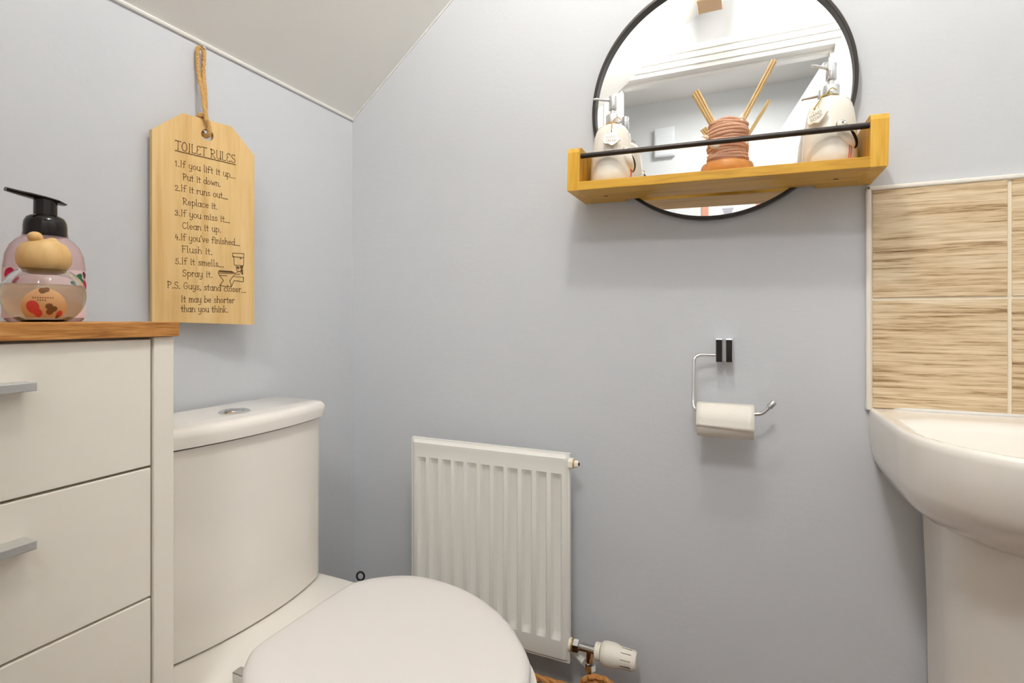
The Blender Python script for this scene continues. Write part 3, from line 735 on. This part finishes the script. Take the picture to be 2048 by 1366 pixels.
bm = B(); loft(bm, [ringx(x0, rr_i), ringx(x1, rr_i), ringx(x1, rr_i+.0012), ringx(x0, rr_i+.0012), ringx(x0, rr_i)], cap0=False, cap1=False); obj('core', bm, 'card', rol, smooth=True, label='cardboard core')
# loose end sheet folded over the front
bm = B()
prof = [(rr_o+.0006, R(a)) for a in range(100, 181, 8)]
pts = [(ay+r*math.cos(a), cz+r*math.sin(a)) for r, a in prof]+[(ay-rr_o-.0012, cz-.003), (ay-rr_o-.0020, cz-.0065)]
rows = []
for t in range(9):
    x = x0-.0005+(x1-x0+.001)*t/8
    row = [Vector((x, y, z)) for y, z in pts]; row[-1].z -= .005*t/8; row[-2].z -= .002*t/8; rows.append(row)
loft(bm, rows, close=False, cap0=False, cap1=False)
sheet = obj('loose_sheet', bm, 'paper', rol, smooth=True)
md = sheet.modifiers.new('solid', 'SOLIDIFY'); md.thickness = .0006

# ================================================================== BASIN
BX = 1.442
bas = thing('wash_basin', 'white ceramic pedestal wash basin under the streaked tiles', 'basin', (BX, -.18, 0))
def dring(z, hw, ys, yf, yb=-.0015, n=26, ex=2.3):
    """D outline: straight back on the wall, sides to ys, rounded front to yf"""
    out = [(BX-hw, yb), (BX-hw, yb*.5+ys*.5)]
    for k in range(n+1):
        a = PI*k/n
        c, s = -math.cos(a), math.sin(a)
        x = math.copysign(abs(c)**(2/ex), c)*hw; y = ys-(ys-yf)*abs(s)**(2/ex)
        out.append((BX+x, y))
    out += [(BX+hw, yb*.5+ys*.5), (BX+hw, yb)]
    m = 8
    out += [(BX+hw-2*hw*k/m, yb) for k in range(1, m)]
    return [Vector((x, y, z)) for x, y in out]
RZ = .836
bm = B()
loft(bm, [dring(.655, .10, -.09, -.19), dring(.672, .150, -.12, -.235), dring(.697, .190, -.15, -.285), dring(.720, .2145, -.17, -.334), dring(.742, .2245, -.18, -.366), dring(.760, .2285, -.185, -.380), dring(.800, .2315, -.185, -.392), dring(.823, .2325, -.186, -.395), dring(.831, .2320, -.186, -.3945), dring(.835, .2295, -.185, -.391), dring(RZ, .2255, -.184, -.386),
 dring(RZ-.001, .2195, -.183, -.378, -.012), dring(RZ-.003, .212, -.182, -.369, -.060), dring(RZ-.006, .206, -.181, -.363, -.082), dring(RZ-.018, .200, -.180, -.357, -.092), dring(RZ-.05, .185, -.180, -.335, -.104), dring(RZ-.09, .150, -.185, -.300, -.125), dring(RZ-.115, .095, -.19, -.258, -.150), dring(RZ-.122, .03, -.20, -.215, -.19)])
obj('bowl', bm, 'ceramic', bas, smooth=True, angle=70)
def ped_ring(z, hw, ys, yf): return dring(z, hw, ys, yf, -.02, 26, 2.0)
bm = B(); loft(bm, [ped_ring(0, .155, -.10, -.225), ped_ring(.012, .155, -.10, -.225), ped_ring(.03, .15, -.10, -.215), ped_ring(.25, .147, -.10, -.21), ped_ring(.5, .15, -.105, -.215), ped_ring(.66, .156, -.11, -.23), ped_ring(.69, .158, -.11, -.235)])
obj('pedestal', bm, 'ceramic', bas, smooth=True, angle=60)
bm = B(); lathe(bm, [(0, 0), (.019, 0), (.019, .003), (.012, .004), (0, .003)], loc=(BX, -.205, RZ-.1215), segs=24); obj('waste', bm, 'chrome', bas, smooth=True)
bm = B(); tube(bm, [(TX0-.004, -.002, RZ+.0015), (TX0+.10, -.009, RZ+.001), (RX-.09, -.009, RZ+.001)], .0035, 8); obj('sealant', bm, 'caulk', bas, smooth=True)
for sgn, cap in ((-1, 0), (1, 1)):
    tp = thing('pillar_tap', 'chrome pillar tap on the basin, %s' % ('nearest the cream tile trim' if sgn < 0 else 'farther from the cream tile trim'), 'tap', (BX+sgn*.055+.062, -.056, RZ-.002), group='basin taps')
    bm = B(); lathe(bm, [(0, 0), (.023, 0), (.023, .006), (.017, .010), (.0155, .045), (.017, .050), (.012, .056), (0, .058)], segs=28); obj('tap_body', bm, 'chrome', tp, smooth=True, world=False)
    bm = B(); tube(bm, rings_smooth([(0, 0, .030), (0, -.025, .040), (0, -.055, .044), (0, -.078, .038), (0, -.085, .024)], 6), .0095, 14); obj('spout', bm, 'chrome', tp, smooth=True, world=False)
    bm = B(); lathe(bm, [(0, .056), (.010, .056), (.010, .062), (.0195, .066), (.0215, .074), (.0205, .084), (.014, .090), (0, .092)], segs=12); obj('tap_head', bm, 'chrome', tp, smooth=True, world=False)

# ================================================================== ROUND MIRROR
MX, MZ, MR = .9405, 1.4535, .2505
mir = thing('round_mirror', 'round mirror with thin black metal frame on the back wall', 'mirror', (MX, 0, MZ))
AY = Matrix.Rotation(PI/2, 4, 'X')     # lathe axis z -> -y
bm = B(); lathe(bm, [(0, .002), (MR-.006, .002), (MR-.006, .010), (0, .010)], mtx=AY, segs=128); obj('glass', bm, 'mirror', mir, world=False, label='silvered mirror glass')
bm = B(); lathe(bm, [(MR-.0065, .002), (MR-.001, .002), (MR, .004), (MR, .021), (MR-.001, .022), (MR-.0055, .022), (MR-.0065, .021), (MR-.0065, .002)], mtx=AY, segs=128, caps=False); obj('frame', bm, 'black', mir, smooth=True, world=False, label='black metal frame')

# ================================================================== SHELF
SA = R(1.25)          # hangs a little out of level
shl = thing('wall_shelf', 'golden oak shelf with black rail in front of the round mirror', 'shelf', (.668, 0, 1.2605), (0, SA, 0))
SW, SD, ST, SH, SE = .5445, .134, .0175, .0895, .0255
bm = B()
y_n = -.0245
n0, n1 = .095, SW-.0905
prism(bm, [(SE*.98, -.0005), (n0, -.0005), (n0, y_n), (n1, y_n), (n1, -.0005), (SW-SE*.98, -.0005), (SW-SE*.98, -SD), (SE*.98, -SD)], 'z', 0, ST, .0008)
bd = obj('board', bm, 'oakshelf', shl, world=False)
def shelf_end(x0, x1):
    bm = B()
    r = .012
    poly = [(-.0005, 0), (-SD, 0), (-SD, SH-r), (-SD+r*.3, SH-r*.3), (-SD+r, SH), (-.0005, SH)]
    prism(bm, poly, 'x', x0, x1, .0008); return obj('end_panel', bm, 'oakend', shl, world=False)
shelf_end(0, SE); shelf_end(SW-SE, SW)
bm = B(); tube(bm, [(SE-.002, -SD+.010, .0715), (SW-SE+.002, -SD+.010, .0715)], .0051, 14); obj('rail', bm, 'black', shl, smooth=True, world=False, label='thin black metal rail')
for x, y in ((.064, -.066), (SW-.064, -.066)):
    bm = B(); lathe(bm, [(0, -.0004), (.0028, -.0004), (.0028, .001), (0, .001)], loc=(x, y, 0), segs=12, sx=1.6); obj('screw_hole', bm, 'slot', bd, world=False)
def shelf_z(x): return 1.2605+ST/math.cos(SA)-(x-.668)*math.tan(SA)

# ------------------------------------------------------------------ ceramic dispensers
def dispenser(label, x, y, tag_a, noz_a, bird_a, words, tw, group):
    """angles in degrees, right of the line towards the camera"""
    z = shelf_z(x)+.0004
    t = thing('soap_dispenser', label, 'dispenser', (x, y, z), (0, SA, 0), group)
    base = math.atan2(CAMP.y-y, CAMP.x-x)
    prof = [(0, .0038), (.040, .0038), (.0425, .007), (.0430, .02), (.0425, .04), (.0412, .06), (.0392, .08), (.0365, .098), (.0335, .110), (.0285, .119), (.021, .1235), (.013, .1245), (0, .1245)]
    def rad_(zz):
        for (r0, z0), (r1, z1) in zip(prof[1:], prof[2:]):
            if z0 <= zz <= z1 and z1 > z0: return r0+(r1-r0)*(zz-z0)/(z1-z0)
        return .02
    bm = B(); lathe(bm, prof, segs=56); body = obj('body', bm, 'glazed', t, smooth=True, world=False, label='cream glazed body')
    bm = B(); lathe(bm, [(0, 0), (.0385, 0), (.040, .001), (.040, .0042), (0, .0042)], segs=48); obj('foot', bm, 'terra', t, smooth=True, world=False, label='unglazed terracotta foot ring')
    bm = B(); lathe(bm, [(0, .122), (.0132, .122), (.0135, .124), (.0135, .146), (.0128, .1475), (.0055, .148), (.0050, .158), (.0062, .1585), (.0066, .160), (0, .160)], segs=32); pu = obj('pump_collar', bm, 'chrome', t, smooth=True, world=False, label='chrome pump collar')
    bm = B(); lathe(bm, [(0, .158), (.0078, .158), (.0084, .159), (.0084, .186), (.0078, .187), (0, .187)], segs=28)
    a = base+R(noz_a); d = Vector((math.cos(a), math.sin(a), 0))
    tube(bm, [d*.002+Vector((0, 0, .179)), d*.016+Vector((0, 0, .1795)), d*.034+Vector((0, 0, .1815)), d*.040+Vector((0, 0, .181))], [.0036, .0030, .0024, .0022], 12)
    obj('pump_head', bm, 'chrome', pu, smooth=True, world=False)
    # tag
    ta = base+R(tag_a)
    n_ = Vector((math.cos(ta), math.sin(ta), 0)); e1 = Vector((-n_.y, n_.x, 0))
    tilt = R(14)
    e2 = Vector((0, 0, math.cos(tilt)))-n_*math.sin(tilt); n2 = n_*math.cos(tilt)+Vector((0, 0, math.sin(tilt)))
    cz_ = .083; org = n_*(rad_(cz_)+.0062)+Vector((0, 0, cz_))
    tr = R(tw); c_, s_ = math.cos(tr), math.sin(tr); f1 = e1*c_+e2*s_; f2 = -e1*s_+e2*c_
    def P(u, v, l=0): return org+f1*u+f2*v+n2*l
    shape = []
    for k in range(48):
        a = 2*PI*k/48; r_ = 1+.10*math.cos(5*a+.6)+.05*math.cos(8*a)
        shape.append((.0165*r_*math.cos(a), .0128*r_*math.sin(a)))
    bm = B()
    loft(bm, [[P(u, v, -.001) for u, v in shape], [P(u, v, .0012) for u, v in shape], [P(u*.95, v*.95, .002) for u, v in shape]])
    tg = obj('hang_tag', bm, 'glazed', t, smooth=True, world=False, label='cream scalloped hang tag')
    # eyelet tab above the tag and twine to the neck
    bm = B(); loft(bm, [[P(.0055*math.cos(k*PI/8), .0165+.0055*math.sin(k*PI/8), l) for k in range(16)] for l in (-.001, .0018)]); obj('eyelet_tab', bm, 'glazed', tg, smooth=True, world=False)
    bm = B(); bm.faces.new([bm.verts.new(P(.0017*math.cos(k*PI/6), .0165+.0017*math.sin(k*PI/6), .0021)) for k in range(12)]); obj('eyelet', bm, 'terra', tg, world=False)
    bm = B()
    for wd_, v0 in zip(words, (.0018, -.0066)):
        half_ = .0105
        write(bm, wd_, (-half_, v0), (half_, v0), .0036, .0009, lambda u, v: P(u, v, .0023))
    obj('lettering', bm, 'inktag', tg, world=False)
    nk = [Vector((.0142*math.cos(ta+q), .0142*math.sin(ta+q), .127+.002*math.cos(q))) for q in [2*PI*k/24 for k in range(25)]]
    ey = P(0, .0165, .003)
    nf = Vector((.0142*math.cos(ta), .0142*math.sin(ta), .129)); sh = n_*(rad_(.115)+.004)+Vector((0, 0, .116))
    bm = B(); tube(bm, nk, .0011, 7, caps=False); tube(bm, rings_smooth([nf, nf.lerp(sh, .5)+n_*.004+Vector((0, 0, .001)), sh, ey], 5), .0012, 7)
    tube(bm, rings_smooth([nf, nf+e1*.010+n_*.003+Vector((0, 0, .008)), nf+e1*.018+n_*.002+Vector((0, 0, .002))], 5), .0009, 7)
    obj('twine', bm, 'olive' if tag_a < -5 else 'twine', t, smooth=True, world=False)
    # bird in relief
    ba = base+R(bird_a)
    def S(s, zz, l): 
        r_ = rad_(max(.006, zz))+l; a = ba+s/.041
        return Vector((r_*math.cos(a), r_*math.sin(a), zz))
    def pebble(bm, s, zz, rs, rz, h, rot):
        n, mr = 20, 6; cr, sr = math.cos(rot), math.sin(rot)
        rings = []
        for j in range(mr+1):
            q = PI/2*j/mr; rr = math.cos(q); hh_ = h*math.sin(q)-.0006
            ring = []
            for k in range(n):
                u, v = rs*rr*math.cos(2*PI*k/n), rz*rr*math.sin(2*PI*k/n)
                v *= 1-.35*(u/rs)
                ring.append(S(s+u*cr-v*sr, zz+u*sr+v*cr, hh_))
            rings.append(ring)
        loft(bm, rings)
    bm = B(); pebble(bm, .001, .045, .023, .012, .0075, R(-52)); bd_ = obj('bird_body', bm, 'glazed', t, smooth=True, world=False, label='moulded cream bird')
    bm = B(); pebble(bm, -.0085, .0645, .0085, .0075, .0085, 0); obj('bird_head', bm, 'glazed', bd_, smooth=True, world=False)
    bm = B(); pebble(bm, .0085, .0435, .020, .0052, .0092, R(-60)); obj('wing', bm, 'pump', bd_, smooth=True, world=False, label='black wing')
    bm = B(); pebble(bm, -.0105, .0665, .0017, .0014, .0112, 0)
    L = [S(-.0085+.0088*math.cos(R(a)), .0645+.0078*math.sin(R(a)), .0006) for a in range(-20, 200, 12)]; tube(bm, L, .0006, 6)
    tube(bm, [S(-.0165, .0625, .003), S(-.021, .0605, .001), S(-.0245, .0598, .0003)], [.0014, .0010, .0004], 7)
    obj('bird_marking', bm, 'slot', bd_, smooth=True, world=False)
    for s in (.0035, .0075):
        bm = B(); tube(bm, [S(s, .030, .001), S(s, .018, .0004), S(s-.0003, .006, .0003)], .0008, 6); obj('bird_leg', bm, 'redleg', bd_, world=False)
    return t
dispenser('cream ceramic pump dispenser tagged hand cream beside the shelf end', .7445, -.072, -2, -82, 58, ('HAND', 'CREAM'), 0, 'ceramic pump dispensers')
dispenser('cream ceramic pump dispenser tagged hand soap with black winged bird', 1.137, -.070, -26, -52, 38, ('HAND', 'SOAP'), 18, 'ceramic pump dispensers')

# ------------------------------------------------------------------ reed diffuser
qx, qy = .968, -.072
rd = thing('reed_diffuser', 'twine wrapped reed diffuser with shells on an orange wooden base', 'reed diffuser', (qx, qy, shelf_z(qx)+.0004), (0, SA, 0))
bm = B(); lathe(bm, [(0, 0), (.045, 0), (.0475, .004), (.0478, .014), (.0455, .0215), (.040, .0245), (0, .025)], segs=44); obj('wooden_base', bm, 'orangewood', rd, smooth=True, world=False, label='rounded orange wood base')
bm = B(); lathe(bm, [(0, .024), (.028, .024), (.0295, .05), (.0295, .088), (.026, .097), (.014, .100), (.012, .092), (0, .092)], segs=32); obj('pot', bm, 'terra', rd, smooth=True, world=False)
for k in range(15):
    z0 = .0265+k*.0050; r0 = .0325+.0022*math.sin(k*1.3)+(.002 if k > 11 else 0)
    L = [Vector(((r0+.0007*math.sin(5*a+k))*math.cos(a), (r0+.0007*math.cos(4*a+k*2))*math.sin(a), z0+.0016*math.sin(a*2+k*.9))) for a in [2*PI*q/40 for q in range(41)]]
    bm = B(); tube(bm, L, .0034, 8, caps=False); obj('twine_turn', bm, 'twine2', rd, smooth=True, world=False)
L = [Vector((.029*math.cos(a), .029*math.sin(a), .1005+.002*math.sin(3*a))) for a in [2*PI*q/40 for q in range(41)]]
bm = B(); tube(bm, L, .0042, 8, caps=False); obj('twine_turn', bm, 'twine2', rd, smooth=True, world=False)
def shell(c, s, rot, m='shell'):
    bm = B(); mt = Matrix.Translation(c) @ rot
    rings = []
    for j in range(12):
        t = j/11; r_ = s*(.45*(1-t)**.9+.02)*(1+.12*math.sin(j*2.6))
        rings.append([mt @ Vector((r_*math.cos(2*PI*k/14), r_*math.sin(2*PI*k/14), s*1.3*t)) for k in range(14)])
    loft(bm, rings); return obj('seashell', bm, m, rd, smooth=True, world=False, label='small pale seashell')
shell(Vector((.022, -.018, .098)), .0135, Matrix.Rotation(R(18), 4, 'Y'))
shell(Vector((-.030, -.020, .066)), .015, Matrix.Rotation(R(160), 4, 'Y'))
shell(Vector((-.033, -.010, .076)), .012, Matrix.Rotation(R(-70), 4, 'Y'))
shell(Vector((.034, -.008, .068)), .013, Matrix.Rotation(R(150), 4, 'X'))
bm = B(); sphere(bm, (-.020, -.031, .056), .011, .005, .010, 16, Matrix.Rotation(R(30), 3, 'Y')); obj('seashell', bm, 'shell', rd, smooth=True, world=False, label='small pale seashell')
def reed(a, b, wd=.0042, th=.0034):
    a, b = Vector(a), Vector(b); d = (b-a); q = d.to_track_quat('Z', 'Y').to_matrix().to_4x4()
    bm = B(); box(bm, -wd/2, wd/2, -th/2, th/2, 0, d.length, .0004, 1)
    o = obj('reed', bm, 'reed', rd, world=False); o.matrix_local = Matrix.Translation(a) @ q
zb = shelf_z(qx)
for dx, dy, l in ((0, 0, 1), (.0046, .001, 1.01), (-.0046, .001, .985), (.001, .0040, .97), (.0056, .0050, .975), (-.0052, .005, .97)):
    a = Vector((-.010+dx*.7, -.004+dy, .070)); b = Vector((.9105-qx+dx, -.045+dy, 1.4265-zb+dx*.4)); reed(a, a+(b-a)*l)
for dx, dy, l in ((0, 0, 1), (.0046, .001, 1.0), (.001, .0042, .985), (.0052, .0048, .99)):
    a = Vector((.006+dx, -.004+dy, .070)); b = Vector((1.0415-qx+dx, -.034+dy, 1.467-zb)); reed(a, a+(b-a)*l)
# ================================================================== HANGING SIGN
P0 = on_plane(304.5, 643, (.022, 0, 0), Vector((1, 0, 0)))            # lower left corner of the face
XR = .062
P1 = on_plane(508.5, 649.5, (XR, 0, 0), Vector((1, 0, 0)))
syaw = math.atan2(P1.x-P0.x, P1.y-P0.y)                                 # swings off the wall towards the corner
e1 = Vector((P1.x-P0.x, P1.y-P0.y, 0)).normalized(); nS = Vector((e1.y, -e1.x, 0))
roll = 0.0
eu = (e1*math.cos(roll)+Vector((0, 0, math.sin(roll)))).normalized(); ev = eu.cross(nS)*-1
ev = nS.cross(eu)
if ev.z < 0: ev = -ev
def sgn_uv(u, v):
    p = on_plane(u, v, P0, nS)-P0; return (p.dot(eu), p.dot(ev))
sgn = thing('hanging_sign', 'pale wooden toilet rules sign hanging from a rope on the left wall', 'sign')
mS = Matrix((( eu.x, -nS.x, ev.x, P0.x), (eu.y, -nS.y, ev.y, P0.y), (eu.z, -nS.z, ev.z, P0.z), (0, 0, 0, 1)))
sgn.matrix_world = mS                     # local: x right, y into the wall, z up, face at y = 0
SWD = sgn_uv(508.5, 649.5)[0]
cl_, cr_ = sgn_uv(304, 258), sgn_uv(509, 311); tl_, tr_ = sgn_uv(364, 226), sgn_uv(463, 253)
zc_, zt_ = (cl_[1]+cr_[1])/2, (tl_[1]+tr_[1])/2
hole = sgn_uv(415, 270)
TS = .011
bm = B()
outl = [(0, 0), sgn_uv(508.5, 649.5), cr_, tr_, tl_, cl_]
# board with a real hole: bridge the outline to the hole ring
NH = 24; HR = .0115
def ringh(y): return [bm.verts.new((hole[0]+HR*math.cos(2*PI*k/NH), y, hole[1]+HR*math.sin(2*PI*k/NH))) for k in range(NH)]
def ringo(y): return [bm.verts.new((a, y, b)) for a, b in outl]
of, ob, hf, hb = ringo(0), ringo(TS), ringh(0), ringh(TS)
for k in range(6): bm.faces.new([of[k], of[(k+1) % 6], ob[(k+1) % 6], ob[k]])
for k in range(NH): bm.faces.new([hf[k], hb[k], hb[(k+1) % NH], hf[(k+1) % NH]])
for o_, h_ in ((of, hf), (ob, hb)):
    es = []
    for ring in (o_, h_):
        for k in range(len(ring)):
            e = bm.edges.get((ring[k], ring[(k+1) % len(ring)])) or bm.edges.new((ring[k], ring[(k+1) % len(ring)])); es.append(e)
    bmesh.ops.triangle_fill(bm, use_beauty=True, use_dissolve=False, edges=es)
obj('board', bm, 'signwood', sgn, world=False)
def PS(x, z): return Vector((x, -.0005, z))
bm = B()
write(bm, 'TOILET RULES', sgn_uv(351, 298), sgn_uv(472, 326.5), .0100, .0012, PS, .0012)
ribbon(bm, [sgn_uv(350, 301), sgn_uv(471, 329.5)], .0018, PS)
for s, a, b in (('1.If you lift it up_', (350, 331.5), (471, 357)), ('Put it down.', (366, 359.5), (442, 373.5)), ('2.If it runs out_', (350, 380.5), (456, 398.5)),
                ('Replace it.', (366, 408.5), (436, 419)), ('3.If you miss it_', (350, 430.5), (460, 445.5)), ('Clean it up.', (365, 457), (443, 465)),
                ("4.If you've finished_", (350, 479), (480, 491.5)), ('Flush it.', (364, 504), (426, 509.5)), ('5.If it smells_', (351, 527.5), (448, 534)),
                ('Spray it.', (365, 552), (426, 555)), ('P.S. Guys, stand closer_', (335, 575.5), (492, 585)), ('It may be shorter', (362, 604), (470, 606)), ('than you think.', (362, 623.5), (457, 624.5))):
    write(bm, s, sgn_uv(*a), sgn_uv(*b), .0074, .0010, PS, .0009)
obj('lettering', bm, 'ink', sgn, world=False, label='burnt brown handwritten lettering')
def z2(x, y): return sgn_uv(320+x/6.505, 450+y/6.505)
bm = B()
for pl in ([(945, 365), (1090, 375), (1085, 530), (965, 520), (960, 418), (945, 410), (945, 365)], [(945, 412), (1088, 425)],
           [(770, 592), (930, 603), (980, 630), (760, 628), (758, 612), (770, 592)], [(765, 610), (950, 618)], [(760, 628), (770, 655), (825, 720), (775, 790), (930, 802), (905, 725), (965, 650), (1040, 640)],
           [(775, 655), (870, 660)], [(955, 672), (1085, 680), (1082, 740), (965, 722), (932, 792)], [(980, 630), (1030, 600), (1075, 640)], [(990, 530), (1000, 600), (1080, 612)]):
    ribbon(bm, [z2(*p) for p in pl], .0013, PS)
ribbon(bm, [z2(775, 600), z2(940, 612)], .0026, PS)
for x, y, r_ in ((1050, 435, .0018), (1012, 555, .0030), (1060, 550, .0036), (1062, 592, .0030), (1070, 632, .0022), (948, 408, .0014)):
    c = z2(x, y); bm.faces.new([bm.verts.new(PS(c[0]+r_*math.cos(k*PI/5), c[1]+r_*math.sin(k*PI/5))) for k in range(10)])
obj('toilet_drawing', bm, 'ink', sgn, world=False, label='burnt line drawing of a toilet')
# rope: twisted two ply, both runs from the nail to the hole
mSi = mS.inverted()
nail = on_plane(402, 99, (.012, 0, 0), Vector((1, 0, 0)))
nl = mSi @ nail
hz3 = Vector((hole[0], 0, hole[1]))
def rope(path, name='rope'):
    P = rings_smooth(path, 16)
    L = [0]
    for a, b in zip(P, P[1:]): L.append(L[-1]+(b-a).length)
    bm = B()
    for s in range(3):
        Q = []
        for i, p in enumerate(P):
            t = (P[min(i+1, len(P)-1)]-P[max(i-1, 0)]).normalized()
            a_ = t.cross(Vector((0, 1, 0))); a_.normalize(); b_ = t.cross(a_)
            q = L[i]/.0125*2*PI+s*2*PI/3
            Q.append(p+a_*(.0021*math.cos(q))+b_*(.0021*math.sin(q)))
        tube(bm, Q, .0023, 7)
    return obj(name, bm, 'rope', sgn, smooth=True, world=False)
top = Vector((hole[0]-.004, 0, zt_))
rope([nl+Vector((-.001, -.001, .003)), nl+Vector((-.0065, 0, -.004)), nl+Vector((-.0055, -.001, -.045)), nl.lerp(top, .62)+Vector((-.0035, -.002, 0)), top+Vector((-.002, -.0065, .004)), top+Vector((.002, -.007, -.008)), hz3+Vector((.001, -.0055, .006)), hz3+Vector((.0015, .002, -.001)), hz3+Vector((.001, .012, .001))])
rope([nl+Vector((.001, -.001, .003)), nl+Vector((.0055, 0, -.005)), nl+Vector((.0050, .001, -.05)), nl.lerp(top, .62)+Vector((.0035, .002, 0)), top+Vector((.001, .004, .004)), top+Vector((-.004, TS+.005, -.006)), hz3+Vector((-.002, TS+.005, .006)), hz3+Vector((0, .008, .0))])
rope([top+Vector((-.012, .006, .001)), top+Vector((-.009, -.002, .006)), top+Vector((-.003, .003, .005)), top+Vector((.002, .008, .003))], 'rope_knot')
bm = B(); tube(bm, [(0, nail.y+.002, nail.z+.002), (.018, nail.y+.002, nail.z+.004), (.0185, nail.y+.002, nail.z+.004), (.0195, nail.y+.002, nail.z+.004)], [.0011, .0011, .003, .003], 10); obj('nail', bm, 'steel', wall_left, smooth=True)

# ================================================================== THINGS SEEN IN THE MIRROR
ch = thing('door_chime', 'white plastic chime box high on the hall wall', 'door chime', (.536, HY, 2.11))
bm = B(); box(bm, .474, .600, HY, HY+.038, 2.02, 2.205, .008, 3); obj('case', bm, 'chime', ch, smooth=True)
bm = B(); box(bm, .484, .590, HY+.036, HY+.041, 2.03, 2.15, .002); obj('cover', bm, 'chime', ch)
pic = thing('framed_picture', 'copper framed picture of a grey vase on the hall wall', 'picture', (.927, HY, 1.5))
fx0, fx1, fz0, fz1 = .759, 1.095, 1.26, 1.76
for a in ((fx0, fx0+.037, fz0, fz1), (fx1-.037, fx1, fz0, fz1), (fx0+.037, fx1-.037, fz0, fz0+.037), (fx0+.037, fx1-.037, fz1-.037, fz1)):
    bm = B(); box(bm, a[0], a[1], HY, HY+.022, a[2], a[3], .002); obj('frame_side', bm, 'copper', pic)
bm = B(); box(bm, fx0+.03, fx1-.03, HY, HY+.010, fz0+.03, fz1-.03); obj('mat_board', bm, 'matboard', pic)
bm = B(); q = [(.045, 1.33), (.072, 1.42), (.060, 1.52), (.030, 1.60), (.022, 1.64), (.033, 1.67), (-.033, 1.67), (-.022, 1.64), (-.030, 1.60), (-.060, 1.52), (-.072, 1.42), (-.045, 1.33)]
bm.faces.new([bm.verts.new((.905+x, HY+.0112, z)) for x, z in q]); obj('vase_print', bm, 'greyprint', pic)
